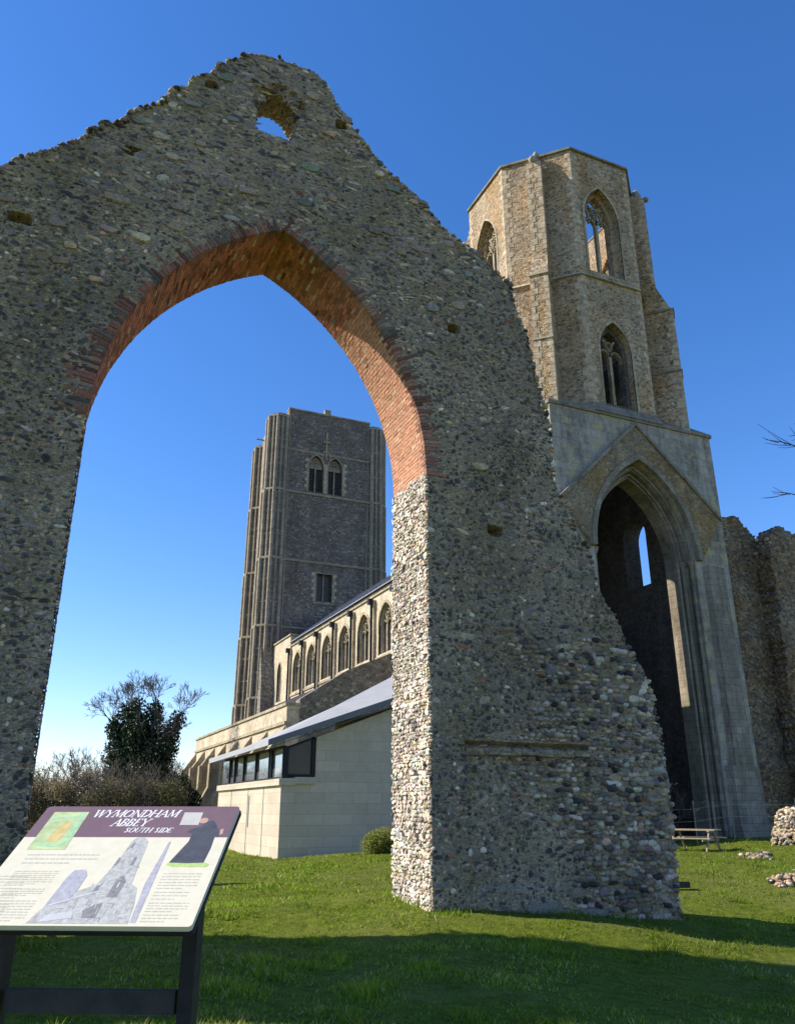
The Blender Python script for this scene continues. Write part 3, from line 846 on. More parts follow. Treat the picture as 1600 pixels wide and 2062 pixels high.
def bar(mb, fr, pts, w, d0, d1):
    for p, q in zip(pts[:-1], pts[1:]):
        dx, dz = q[0]-p[0], q[1]-p[1]; l = hypot(dx, dz) or 1e-6
        nx, nz = -dz/l*w/2, dx/l*w/2; ex, ez = dx/l*w*.25, dz/l*w*.25
        c = [(p[0]-nx-ex, p[1]-nz-ez), (q[0]-nx+ex, q[1]-nz+ez), (q[0]+nx+ex, q[1]+nz+ez), (p[0]+nx-ex, p[1]+nz-ez)]
        mb.hexa([fr(*a, d1) for a in c] + [fr(*a, d0) for a in c])
def tracery(mb, fr, cx, hw, z0, zs, rise, lights, w, d0, d1, cusps=True):
    """mullions, intersecting arcs and cusped light heads"""
    Rr = (hw*hw+rise*rise)/(2*hw); lw = 2*hw/lights
    def inside(x, z):
        return z < zs or (hypot(x-(cx+hw-Rr), z-zs) < Rr and hypot(x-(cx-hw+Rr), z-zs) < Rr)
    for i in range(1, lights):
        x = cx-hw+i*lw; bar(mb, fr, [(x, z0), (x, zs)], w, d0, d1)
    for i in range(lights+1):
        x = cx-hw+i*lw
        for sg in (1, -1):
            if (i == 0 and sg < 0) or (i == lights and sg > 0): continue
            pts = []
            for k in range(15):
                p = k/14*math.asin(min(1, rise/Rr))
                q = (x+sg*(Rr-Rr*cos(p)), zs+Rr*sin(p))
                if not inside(*q): break
                pts.append(q)
            if len(pts) > 1 and 0 < i < lights: bar(mb, fr, pts, w*.75, d0+.003*i+.004, d1-.003*i-.004)
    if cusps:
        for i in range(lights):
            c = cx-hw+(i+.5)*lw
            for sg in (1, -1):
                pts = [(c+sg*lw/2*cos(a), zs-.25*lw+lw*.75*sin(a)) for a in np.linspace(0, pi/2, 6)]
                bar(mb, fr, pts, w*.6, d0+.013, d1-.013)
            if i < lights-1 or lights == 2:
                q = (c+lw/2 if lights > 2 else cx, zs+rise*.52); rr = lw*.27
                if i == 0 or lights > 2: bar(mb, fr, [(q[0]+rr*cos(a), q[1]+rr*sin(a)) for a in np.linspace(0, 2*pi, 9)], w*.55, d0+.017, d1-.017)

def wall_piece(mb, fr, outer, holes, d0, d1): mb.extrude(outer, fr, d0, d1, holes)

# ------------------------------------------------------------------ octagonal east tower
OX, OY, AP = 26.35, 34.95, 4.95
SIDE = 2*AP*tan(pi/8)
tower = empty('octagonal_tower', (OX, OY, 0), 'tall roofless octagonal tower of warm flint on a square base with a deep pointed arch', 'tower')
ZT, ZC = 38.25, 20.75
W_UP = dict(z0=29.95, zs=33.85, rise=2.2, hw=1.20, zi0=30.1, ri=1.9, hi=.88)
W_LO = dict(z0=21.5, zs=25.0, rise=1.8, hw=1.05, zi0=21.9, ri=1.45, hi=.80)
ow = MB(); oin = MB(); oil = MB(); quo = MB()
for k in range(8):
    ang = -pi/2 + k*pi/4
    fr0 = frame_at(OX+AP*cos(ang), OY+AP*sin(ang), ang)
    hs = SIDE/2
    holes_f, holes_b = [], []
    if k % 2 == 0:
        for w in (W_UP, W_LO):
            holes_f.append(arch_pts(-.18, w['hw'], w['z0'], w['zs'], w['rise']))
            holes_b.append(arch_pts(-.18, w['hi'], w['zi0'], w['zs'], w['ri']))
    outer = [(-hs, ZC-.3), (hs, ZC-.3), (hs, ZT), (-hs, ZT)]
    t1 = .42; t2 = .9; k1 = tan(pi/8)
    def frm(s, z, d, fr0=fr0):   # mitred: full-length edges shrink with depth
        return fr0(s*(1-d/AP) if abs(abs(s)-hs) < 1e-6 else s, z, d)
    ow.extrude(outer, frm, 0, t1, holes_f)
    for tgt, za, zb, hb in ((oin, 28.0, ZT-.002, holes_b[:1]), (oil, ZC-.3, 27.998, holes_b[1:])):
        tgt.extrude([(-hs, za), (hs, za), (hs, zb), (-hs, zb)], lambda s, z, d, f=fr0: f(s*(1-d/AP) if abs(abs(s)-hs) < 1e-6 else s, z, d), t1+.001, t2, hb)
    # quoins at the left corner of each face
    z = ZC+.3; i = 0
    while z < ZT-.3:
        hh = .28+.12*random.random(); ln = .22 + (.18 if i % 2 else 0) + .08*random.random()
        for sg, l2 in ((-1, ln), (1, .62-ln)):
            s0, s1 = (-hs-.012, -hs+l2) if sg < 0 else (hs-l2, hs+.012)
            c = [(s0, z), (s1, z), (s1, z+hh-.02), (s0, z+hh-.02)]
            if not (29.3 < z < 29.9): quo.hexa([fr0(*a, .05) for a in c] + [fr0(*a, -.014-.006*random.random()) for a in c])
        z += hh; i += 1
ow.build('octagon_wall', M['octwall'], tower)
oin.build('inner_lining', M['octwall'], tower)
oil.build('shade_dark_lining', M['interior'], tower)  # darker stone colour stands in for shade low inside the tower
quo.build('quoins', M['quoin'], tower)
# string courses and coping
def oct_ring(mb, z0, z1, r_out, r_in, r_out1=None):
    r_out1 = r_out if r_out1 is None else r_out1
    kk = 1/cos(pi/8)
    def ring(r, z): return [(OX+r*kk*cos(pi/8+i*pi/4), OY+r*kk*sin(pi/8+i*pi/4), z) for i in range(8)]
    vs = ring(r_out, z0)+ring(r_in, z0)+ring(r_out1, z1)+ring(r_in, z1)
    fs = []
    for i in range(8):
        j = (i+1) % 8
        fs += [(i, j, 16+j, 16+i), (8+i, 24+i, 24+j, 8+j), (i, 8+i, 8+j, j), (16+i, 16+j, 24+j, 24+i)]
    mb.add(vs, fs)
mb = MB(); oct_ring(mb, ZT, ZT+.14, AP+.13, AP-.95); mb.build('coping', M['ashlar_grey'], tower)
mb = MB(); oct_ring(mb, 29.42, 29.62, AP+.15, AP-.02, AP+.03); mb.build('string_course', M['ashlar'], tower)
mb = MB(); oct_ring(mb, ZC+.12, ZC+.75, AP+.35, AP-.02, AP+.03); mb.build('base_weathering', M['ashlar_grey'], tower)
# windows
for k in (0, 2, 4, 6):
    ang = -pi/2 + k*pi/4
    fr0 = frame_at(OX+AP*cos(ang), OY+AP*sin(ang), ang)
    for w, nl in ((W_UP, 2), (W_LO, 2)):
        mb = MB()
        tracery(mb, fr0, -.18, w['hi'], w['zi0'], w['zs']-.15, w['ri'], nl, .17, .50, .74)
        if w is W_UP:
            tracery(mb, fr0, -.18, w['hi'], w['zs']+.1, w['zs']+.15, w['ri']-.2, 4, .10, .56, .70, True)
        wo_ = mb.build('window_tracery', M['ashlar'], tower)
        mb = MB()
        arch_band(mb, fr0, -.18, w['hw'], w['z0'], w['zs'], w['rise'], .14, -.03, .06)
        mb.build('hood_mould', M['ashlar'], wo_)
# diagonal buttresses
def buttress(k, name='diagonal_buttress'):
    ang = -pi/2 + k*pi/4
    fr0 = frame_at(OX+AP*cos(ang), OY+AP*sin(ang), ang)
    mb = MB()
    prof = [(-.05, ZC-.2), (1.62, ZC-.2), (1.62, 28.9), (1.45, 29.1), (.82, 30.7), (.82, 37.1), (.7, 37.35), (-.05, 37.6)]
    for hw, pr, nm in ((.42, prof, 0),):
        vs = [fr0(-hw*(1.15 if p[1] < 30 else 1), p[1], -p[0]) for p in pr] + [fr0(hw*(1.15 if p[1] < 30 else 1), p[1], -p[0]) for p in pr]
        n = len(pr)
        fs = [(i, (i+1) % n, n+(i+1) % n, n+i)[::-1] for i in range(n)] + [tuple(range(n)), tuple(range(n, 2*n))[::-1]]
        mb.add(vs, fs)
    b = mb.build(name, M['octwall'], tower)
    mb = MB()
    for sg in (-1, 1):
        z = ZC+.2; i = 0
        while z < 37:
            hh = .3+.15*random.random(); p = 1.62 if z < 28.6 else .82
            if not (28.3 < z < 30.7):
                hwz = .42*(1.15 if z < 30 else 1); ln = .18+.14*(i % 2)+.06*random.random(); l2 = .5-.14*(i % 2)
                s0, s1 = (hwz-ln, hwz+.015)
                c = [(s0*sg, z), (s1*sg, z), (s1*sg, z+hh-.03), (s0*sg, z+hh-.03)]
                mb.hexa([fr0(*a, -p+l2) for a in c] + [fr0(*a, -p-.015-.008*random.random()) for a in c])
            z += hh; i += 1
    mb.build('buttress_quoins', M['quoin'], b)
    mb = MB()
    for zz, p in ((28.85, 1.62), (24.8, 1.62)):
        c = [(-.53, zz), (.53, zz), (.53, zz+.12), (-.53, zz+.12)]
        mb.hexa([fr0(*a, 0) for a in c] + [fr0(*a, -p-.07) for a in c])
    mb.build('buttress_offset', M['ashlar'], b)
    # weathered cap with carved stump
    mb = MB()
    V, T, C = rocks(np.array([fr0(0, 37.75, -.45), fr0(.1, 38.15, -.35), fr0(0, 37.45, -.95)]), np.array([.34, .26, .22]), np.array([[.3, .27, .2]]*3), squash=(1, 1, 1.2))
    np_mesh('carved_stump', V, [], T, M['stones'], b, True, C)
for k in (1, 3, 5, 7): buttress(k)
# drain spout on the north-east buttress
# square base
BX0, BX1, BY0, BY1 = 21.4, 31.82, 29.8, 40.3
CXB = 26.52
base = MB()
orders = [(3.10, 4.95), (2.86, 4.62), (2.62, 4.3)]
frE = frameY(BY0)
base.extrude([(BX0, -.5), (BX1, -.5), (BX1+.04, 16), (BX1, ZC), (BX0, ZC)], frE, 0, .40, [arch_pts(CXB, orders[0][0], -.3, 13.45, orders[0][1], 14)])
base.build('base_east_wall', M['basewall'], tower)
mb = MB()
mb.extrude([(BX0, -.5), (BX1, -.5), (BX1, ZC-.05), (BX0, ZC-.05)], frE, .402, .75, [arch_pts(CXB, orders[1][0], -.3, 13.45, orders[1][1], 14)])
mb.extrude([(BX0, -.5), (BX1, -.5), (BX1, ZC-.05), (BX0, ZC-.05)], frE, .752, 1.65, [arch_pts(CXB, orders[2][0], -.3, 13.45, orders[2][1], 14)])
mb.build('arch_orders', M['ashlar_grey'], tower)
# other three walls
mb = MB()
frS = lambda s, z, d: (BX0+d, s, z)
SLOT = arch_pts(34.85, .95, 11.9, 17.9, 1.3, 5)
mb.extrude([(BY0+1.66, -.5), (BY0+1.66, ZC-.05), (BY1, ZC-.05), (BY1, -.5)], frS, 0, 1.0, [SLOT[::-1]])
frN = lambda s, z, d: (BX1-d, s, z)
mb.extrude([(BY0+1.66, -.5), (BY1, -.5), (BY1, ZC-.05), (BY0+1.66, ZC-.05)], frN, 0, 1.2, [arch_pts(35.3, 1.0, 13.5, 16.5, 1.2, 6)])
mb.extrude([(BX0+1.01, -.5), (BX1-1.21, -.5), (BX1-1.21, ZC-.05), (BX0+1.01, ZC-.05)], lambda s, z, d: (s, BY1-d, z), 0, 1.0)
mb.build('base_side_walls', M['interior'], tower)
mb = MB(); bar(mb, lambda s, z, d: (BX0+.4+d, s, z), [(34.85, 11.9), (34.85, 19.0)], .16, 0, .15); mb.build('lancet_mullion', M['ashlar_grey'], tower)
# cornice + broaches
mb = MB()
mb.extrude([(BX0-.09, BY0-.09), (BX1+.09, BY0-.09), (BX1+.09, BY1+.09), (BX0-.09, BY1+.09)], lambda s, y, d: (s, y, ZC+d), -.02, .16,
           [[(OX+(AP-.6)*1.08*cos(pi/8+i*pi/4), OY+.05+(AP-.6)*1.08*sin(pi/8+i*pi/4)) for i in range(8)]])
mb.build('cornice', M['ashlar_grey'], tower)
mb = MB()
for sx, sy in ((-1, -1), (1, -1), (1, 1), (-1, 1)):
    cxn = BX0-.1 if sx < 0 else BX1+.1; cyn = BY0-.1 if sy < 0 else BY1+.1
    a = (cxn, cyn, ZC+.17); bb = (OX+sx*(SIDE/2+.05), OY+sy*(AP+.03), ZC+.17); c = (OX+sx*(AP+.03), OY+sy*(SIDE/2+.05), ZC+.17)
    t = (OX+sx*AP*.72, OY+sy*AP*.72, ZC+1.6)
    mb.add([a, bb, c, t], [(0, 1, 3), (0, 3, 2), (0, 2, 1), (1, 2, 3)])
mb.build('broach', M['ashlar_grey'], tower)
# gable over the arch
mb = MB()
a3 = arch_pts(CXB, 3.32, 13.3, 13.45, 5.2, 14)
arcpts = a3[2:]
poly = [(BX0+.1, 15.6)] + [(BX0+1.7, 13.6)] + [arcpts[-1]] + arcpts[::-1][1:] + [(BX1-1.75, 13.6), (BX1-.35, 15.9), (CXB-.02, 20.35)]
mb.extrude(poly, frE, -.22, -.001)
mb.build('gable', M['gable'], tower)
mb = MB()
bar(mb, frE, [(BX0+.02, 15.55), (CXB-.02, 20.45)], .16, -.34, -.2); bar(mb, frE, [(CXB+.0, 20.45), (BX1-.25, 15.85)], .16, -.335, -.2)
arch_band(mb, frE, CXB, 3.12, 13.2, 13.45, 4.98, .28, -.30, .02, 14, False)
arch_band(mb, frE, CXB, 2.90, 13.2, 13.45, 4.68, .14, .28, .46, 14, False)
arch_band(mb, frE, CXB, 2.70, 13.2, 13.45, 4.42, .12, .62, .80, 14, False)
mb.build('arch_moulding', M['ashlar_grey'], tower)
mb = MB()     # capitals band and shafts on both jambs
for sg in (-1, 1):
    for hwv, d0_, r_ in ((3.0, .2, .11), (2.80, .58, .10), (2.66, .78, .08)):
        x = CXB+sg*hwv
        mb.tube([(x, BY0+d0_, .2), (x, BY0+d0_, 13.1)], r_, 8)
        mb.tube([(x, BY0+d0_, 13.1), (x, BY0+d0_, 13.22), (x, BY0+d0_, 13.45)], [r_, r_*1.5, r_*2.1], 8)
mb.build('jamb_shaft', M['ashlar_grey'], tower)
# respond pier on the right with a spreading foot
mb = MB()
xs_ = [(29.62+.45, 31.5, 3.5, 13.2, -.30), (29.75, 31.75, .9, 3.5, -.42), (29.65, 31.95, -.4, .9, -.65)]
for x0, x1, z0, z1, dy in xs_:
    mb.hexa([(x0, BY0-.002, z0), (x0+.1, BY0+dy, z0), (x1-.2, BY0+dy, z0), (x1, BY0-.002, z0), (x0+.0, BY0-.002, z1), (x0+.12, BY0+dy*.9, z1), (x1-.25, BY0+dy*.9, z1), (x1-.05, BY0-.002, z1)][::1])
mb.build('respond_pier', M['ashlar_grey'], tower)

# ------------------------------------------------------------------ ruined walls north of the tower
def ruin_wall(label, prof, y0, th, x0, cell=.16, group=None, mat='ruin', seed=0):
    cx = sum(p[0] for p in prof)/len(prof)
    e = empty('ruined_wall', (cx, y0+th/2, 0), label, 'ruin', group)
    poly = [(prof[0][0], -.6)] + prof + [(prof[-1][0], -.6)]
    xr = (min(p[0] for p in prof)-.2, max(p[0] for p in prof)+.2); zr = (-.6, max(p[1] for p in prof)+.3)
    def ins(x, z):
        w = .22*fbm(x*1.3+seed, z*1.3, 1, 3); return pip(x+w*.6, z+w, poly)
    ragged('masonry', M[mat], e, ins, xr, zr, cell, y0, th, lambda x, z: .16*fbm(x*.5+seed, z*.35, 0, 3), None, None, 8, .7)
    P = []
    for (a, b) in zip(prof[:-1], prof[1:]):
        m = int(hypot(b[0]-a[0], b[1]-a[1])/.12)+1
        for k in range(m):
            t = random.random(); P.append((a[0]+(b[0]-a[0])*t, y0+random.random()*th, a[1]+(b[1]-a[1])*t-.02))
    P = np.array(P); V, T, C = rocks(P, .08+.1*rng.random(len(P)), pick(len(P), [MID, GREY, DARK, CREAM], [4, 3, 2, 1]))
    np_mesh('coping_stones', V, [], T, M['stones'], e, True, C)
    return e
ruin_wall('ragged brown flint ruin wall joined to the right side of the octagonal tower', [(31.9, 16.0), (32.3, 16.35), (33.06, 16.6), (34.2, 16.95), (34.7, 16.6), (35.1, 16.2), (35.9, 15.4), (36.3, 14.6), (36.6, 14.3), (40, 14)], 30.9, 1.5, 0)
ruin_wall('further ragged flint ruin wall with a rounded top at the right edge', [(35.0, 14.4), (35.25, 15.6), (35.7, 15.95), (36.4, 16.1), (37.6, 15.9), (38.4, 15.2), (40.5, 14.6), (43, 14.2), (45, 13.0)], 29.9, 1.0, 0, seed=9)

# ------------------------------------------------------------------ west tower
wt = empty('west_tower', (26.8, 84, 0), 'massive square grey flint church tower with clasping corner turrets seen through the arch', 'tower')
WX0, WX1, WY0, WY1, WZ = 21.8, 31.6, 80.0, 88.4, 44.5
mb = MB()
frW = frameY(WY0)
bw = [(25.2, .82), (27.45, .82)]
holes = [arch_pts(c, h, 34.8, 38.0, 1.25, 6) for c, h in bw] + [[(25.7, 22.45), (27.45, 22.45), (27.45, 25.45), (25.7, 25.45)]]
mb.extrude([(WX0, 0), (WX1, 0), (WX1, WZ), (WX0, WZ)], frW, 0, 1.0, holes)
mb.box(WX0, WX1, WY1-1, WY1, 0, WZ); mb.box(WX0, WX0+.9, WY0+1.001, WY1-1.001, 0, WZ-.01); mb.box(WX1-.9, WX1, WY0+1.001, WY1-1.001, 0, WZ-.01)
mb.box(WX0+.9, WX1-.9, WY0+1.002, WY1-1.002, WZ-1.2, WZ-.9)
mb.build('tower_wall', M['towerflint'], wt)
mb = MB()
for z, p in ((WZ-.02, .10), (39.5, .09), (34.45, .16), (26.6, .16), (19.3, .16), (12, .14)):
    mb = MB()
    if z < WZ-1: mb.box(WX0, WX1, WY0-p, WY0+.02, z-.1, z+.14); mb.build('string_course', M['towerstone'], wt)
    else: mb.box(WX0-.05, WX1+.05, WY0-p, WY0+1, z, z+.18); mb.build('parapet_coping', M['towerstone'], wt)
mb = MB(); mb.box(26.0, 26.7, WY0-.08, WY0+.5, WZ+.163, WZ+.75); mb.build('merlon', M['towerstone'], wt)
for (c, h) in bw:
    mb = MB()
    arch_band(mb, frW, c, h, 34.8, 38.0, 1.25, .16, -.06, .3, 6)
    bar(mb, frW, [(c, 34.8), (c, 38.2)], .15, .3, .5); tracery(mb, frW, c, h, 38.0, 38.0, 1.25, 2, .12, .32, .48)
    # solid tracery head
    mb.extrude(arch_pts(c, h-.02, 37.75, 38.0, 1.2, 6), frW, .4, .46)
    w_ = mb.build('belfry_window', M['towerstone'], wt)
    mb = MB()
    for i in range(15): mb.box(c-h, c+h, WY0+.56, WY0+.7, 34.85+i*.22, 34.97+i*.22)
    mb.box(c-h, c+h, WY0+.72, WY0+.75, 34.8, 39.2)
    mb.build('louvre', M['darkwin'], w_)
mb = MB()
mb.box(25.58, 25.70, WY0-.03, WY0+.3, 22.3, 25.6); mb.box(27.45, 27.57, WY0-.03, WY0+.3, 22.3, 25.6); mb.box(25.703, 27.447, WY0-.03, WY0+.3, 25.45, 25.6); mb.box(25.4, 27.75, WY0-.08, WY0+.3, 22.1, 22.29)
mb.box(26.52, 26.63, WY0+.3, WY0+.5, 22.45, 25.45)
w_ = mb.build('ringing_window', M['towerstone'], wt)
mb = MB(); mb.box(25.7, 27.45, WY0+.52, WY0+.56, 22.45, 25.45); mb.build('pane', M['darkwin'], w_)
mb = MB()      # pale quoin blocks round the openings
for xl, xr_, z0, z1 in ((24.3, 28.45, 34.8, 38.4), (25.55, 27.6, 22.4, 25.5)):
    z = z0; i = 0
    while z < z1:
        e_ = .16+.22*(i % 2); mb.box(xl-e_, xl, WY0-.025, WY0+.1, z, z+.36); mb.box(xr_, xr_+e_, WY0-.025, WY0+.1, z, z+.36); z += .4; i += 1
mb.box(26.1, 26.55, WY0-.03, WY0+.1, 34.8, 38.3)
mb.build('window_quoins', M['quoin'], wt)
mb = MB()      # cross finial over the belfry windows
mb.box(26.26, 26.38, WY0-.2, WY0-.05, 38.9, 42.3); mb.box(25.95, 26.69, WY0-.18, WY0-.07, 41.0, 41.14)
for a in np.linspace(0, pi, 9): mb.box(26.32+.55*cos(a)-.07, 26.32+.55*cos(a)+.07, WY0-.18, WY0-.05, 38.9+.9*sin(a), 39.1+.9*sin(a))
mb.build('finial', M['quoin'], wt)
def turret(x, y, top, r=1.42):
    t0 = MB(); rb = MB()
    st = [(0, 12, 1.22), (12, 19.3, 1.15), (19.3, 26.6, 1.10), (26.6, 34.45, 1.05), (34.45, top, 1.0)]
    for z0, z1, k in st:
        rr = r*k
        pts = [(x+rr*cos(pi/8+i*pi/4), y+rr*sin(pi/8+i*pi/4)) for i in range(8)]
        t0.extrude(pts, lambda s, q, d: (s, q, d), z0, z1-.003)
        R2 = rr*1.03; kk = rr/r
        for i in range(8):
            a0, a1 = pi/8+i*pi/4, pi/8+(i+1)*pi/4
            c0, c1 = (x+R2*cos(a0), y+R2*sin(a0)), (x+R2*cos(a1), y+R2*sin(a1))
            rb.tube([(c0[0], c0[1], z0), (c0[0], c0[1], z1-.05)], .19, 6)
            mx, my = (c0[0]+c1[0])/2*1.0, (c0[1]+c1[1])/2
            rb.tube([(mx, my, z0), (mx, my, z1-.05)], .12, 5)
        oc = [(x+R2*1.07*cos(pi/8+i*pi/4), y+R2*1.07*sin(pi/8+i*pi/4)) for i in range(8)]
        rb.extrude(oc, lambda s, q, d: (s, q, d), z1-.14, z1+.10)
        for q in (.33, .66):
            zz = z0+(z1-z0)*q; rb.extrude([(x+R2*1.01*cos(pi/8+i*pi/4), y+R2*1.01*sin(pi/8+i*pi/4)) for i in range(8)], lambda s, q2, d: (s, q2, d), zz, zz+.16)
    t0.extrude([(x+r*.8*cos(pi/8+i*pi/4), y+r*.8*sin(pi/8+i*pi/4)) for i in range(8)], lambda s, q, d: (s, q, d), top+.1, top+.4)
    t = t0.build('turret', M['towerflint'], wt)
    rb.build('turret_ribs', M['towerstone'], t)
turret(21.0, 81.0, 43.4, 1.38); turret(32.4, 81.0, 43.9, 1.35); turret(21.2, 87.6, 42.3, 1.4); turret(32.4, 87.6, 43.4, 1.35)
mb = MB(); mb.box(19.0, 20.0, 83.4, 83.52, 41.6, 41.72); mb.box(WX0-1.9, WX0+.1, 83.0, 84.0, 0, 42.2)
mb.build('gargoyle_pier', M['towerstone'], wt)
mb = MB(); mb.hexa([(19.9, 77.6, 0), (22.1, 77.6, 0), (22.1, 79.6, 0), (19.9, 79.6, 0), (19.95, 78.6, 13.2), (21.9, 78.6, 13.2), (21.9, 79.6, 17), (19.95, 79.6, 17)])
mb.build('tower_buttress', M['aisleflint'], wt)

# ------------------------------------------------------------------ nave, aisle
nave = empty('abbey_church_nave', (22, 60, 0), 'long pale stone nave with arched clerestory windows, lead roof and buttressed aisle', 'church')
NX = 21.4
frC = lambda s, z, d: (NX+d, s, z)
mb = MB()
piers = [44.4, 48.55, 52.7, 56.85, 61.0, 65.15, 69.3, 73.45]
cent = [(piers[i]+piers[i+1])/2 for i in range(len(piers)-1)]
holes = [arch_pts(c, 1.18, 11.7, 13.75, 1.45, 8)[::-1] for c in cent]
mb.extrude([(BY1+.01, 8), (BY1+.01, 16.25), (73.4, 16.25), (73.4, 8)], frC, 0, .75, holes)
mb.extrude([(73.4, 8), (73.4, 17.1), (79.9, 17.1), (79.9, 8)], frC, -.15, .6, [arch_pts(76.8, .62, 11.3, 14.2, .85, 6)[::-1]])
mb.build('clerestory_wall', M['navewall'], nave)
mb = MB()
mb.box(NX-.12, NX+.3, BY1+.02, 73.4, 16.05, 16.33); mb.box(NX-.27, NX+.5, 73.2, 79.9, 17.1, 17.25); mb.box(NX-.10, NX+.02, BY1+.02, 73.3, 11.35, 11.55)
mb.build('eaves_cornice', M['ashlar'], nave)
for c in cent:
    mb = MB(); arch_band(mb, frC, c, 1.18, 11.7, 13.75, 1.45, .17, -.07, .1, 8)
    tracery(mb, frC, c, 1.18, 11.7, 13.7, 1.42, 3, .14, .24, .36, True)
    w_ = mb.build('clerestory_window', M['ashlar'], nave)
    mb = MB(); mb.extrude(arch_pts(c, 1.18, 11.7, 13.75, 1.45, 8)[::-1], frC, .42, .44); mb.build('pane', M['darkwin'], w_)
mb = MB(); arch_band(mb, lambda s, z, d: (NX-.15+d, s, z), 76.8, .62, 11.3, 14.2, .85, .14, -.04, .1, 6)
w_ = mb.build('clerestory_window', M['ashlar'], nave)
mb = MB(); mb.extrude(arch_pts(76.8, .62, 11.3, 14.2, .85, 6)[::-1], frC, .25, .28); mb.build('pane', M['darkwin'], w_)
for p in piers[1:]:
    mb = MB(); mb.box(NX-.22, NX-.001, p-.28, p+.28, 8, 15.75)
    s_ = mb.build('pilaster', M['ashlar'], nave)
    mb = MB(); mb.tube([(NX-.30, p-.02, 8), (NX-.30, p-.02, 15.5)], .07, 6); mb.box(NX-.55, NX-.2, p-.2, p+.16, 15.45, 15.85); mb.build('rainwater_pipe', M['frame'], s_)
mb = MB()
mb.hexa([(NX-.3, BY1+.05, 16.33), (26.4, BY1+.05, 20.3), (26.4, 73.35, 20.3), (NX-.3, 73.35, 16.33), (NX-.3, BY1+.05, 16.43), (26.4, BY1+.05, 20.5), (26.4, 73.35, 20.5), (NX-.3, 73.35, 16.43)])
mb.hexa([(22.0, 73.352, 16.9), (26.4, 73.352, 20.3), (26.4, 79.9, 20.3), (22.0, 79.9, 16.9), (22.0, 73.352, 17.0), (26.4, 73.352, 20.49), (26.4, 79.9, 20.49), (22.0, 79.9, 17.0)])
mb.hexa([(26.401, BY1+.05, 20.3), (31.6, BY1+.05, 16.3), (31.6, 79.9, 16.3), (26.401, 79.9, 20.3), (26.401, BY1+.05, 20.5), (31.6, BY1+.05, 16.4), (31.6, 79.9, 16.4), (26.401, 79.9, 20.5)])
y = BY1+.4
while y < 73.2:
    mb.hexa([(NX-.3, y, 16.433), (26.35, y, 20.49), (26.35, y+.05, 20.49), (NX-.3, y+.05, 16.433), (NX-.3, y, 16.49), (26.35, y, 20.55), (26.35, y+.05, 20.55), (NX-.3, y+.05, 16.49)]); y += .65
mb.build('nave_roof', M['lead'], nave)
mb = MB(); mb.box(31.0, 31.6, BY1+.01, 79.9, 0, 16.3); mb.build('north_wall', M['navewall'], nave)
mb = MB(); mb.extrude([(BX0+1.0, 0), (31, 0), (31, 16.2), (26.4, 20.2), (BX0+1, 16.2)], frameY(BY1+.02), 0, .3); mb.build('east_closing_wall', M['navewall'], nave)
# aisle
AX = 14.0; AY0, AY1 = 48.5, 77.8
mb = MB()
frA = lambda s, z, d: (AX+d, s, z)
ap = [AY0+.4+i*4.1 for i in range(8)]
holes = [arch_pts((ap[i]+ap[i+1])/2, 1.1, 2.4, 4.5, 1.1, 6)[::-1] for i in range(7)]
mb.extrude([(AY0, -.2), (AY0, 7.55), (AY1, 7.55), (AY1, -.2)], frA, 0, .8, holes)
mb.build('aisle_wall', M['navewall'], nave)
mb = MB(); mb.box(AX-.1, AX+.9, AY0-.05, AY1+.05, 7.55, 7.72); mb.box(AX-.12, AX+.02, AY0, AY1, 6.45, 6.62); mb.build('aisle_coping', M['ashlar'], nave)
for i in range(7):
    c = (ap[i]+ap[i+1])/2
    mb = MB(); arch_band(mb, frA, c, 1.1, 2.4, 4.5, 1.1, .15, -.05, .1, 6); tracery(mb, frA, c, 1.1, 2.4, 4.4, 1.05, 3, .12, .3, .42)
    w_ = mb.build('aisle_window', M['ashlar'], nave)
    mb = MB(); mb.extrude(arch_pts(c, 1.1, 2.4, 4.5, 1.1, 6)[::-1], frA, .5, .52); mb.build('pane', M['darkwin'], w_)
for p in ap:
    mb = MB()
    pr = [(0, -.2), (1.75, -.2), (1.75, 2.0), (1.15, 3.2), (1.15, 4.9), (.95, 5.0), (.0, 6.4)]
    n = len(pr); vs = [(AX-q[0], p-.32, q[1]) for q in pr]+[(AX-q[0], p+.32, q[1]) for q in pr]
    mb.add(vs, [(i, (i+1) % n, n+(i+1) % n, n+i) for i in range(n)] + [tuple(range(n))[::-1], tuple(range(n, 2*n))])
    mb.build('aisle_buttress', M['ashlar'], nave)
mb = MB(); mb.extrude([(AX+.8, -.2), (21.38, -.2), (21.38, 11.45), (17.9, 9.95), (14.85, 8.0), (AX+.8, 7.9)], frameY(AY0), 0, .8); mb.build('aisle_end_wall', M['aisleflint'], nave)
mb = MB(); mb.hexa([(AX+.75, AY0+.85, 7.4), (21.35, AY0+.85, 11.0), (21.35, AY1, 11.0), (AX+.75, AY1, 7.4), (AX+.75, AY0+.85, 7.5), (21.35, AY0+.85, 11.15), (21.35, AY1, 11.15), (AX+.75, AY1, 7.5)]); mb.build('aisle_roof', M['darkroof'], nave)
mb = MB(); mb.extrude([(AX+.8, -.2), (21.4, -.2), (21.4, 11.0), (AX+.8, 7.4)], frameY(AY1-.6), 0, .58); mb.build('aisle_west_wall', M['navewall'], nave)

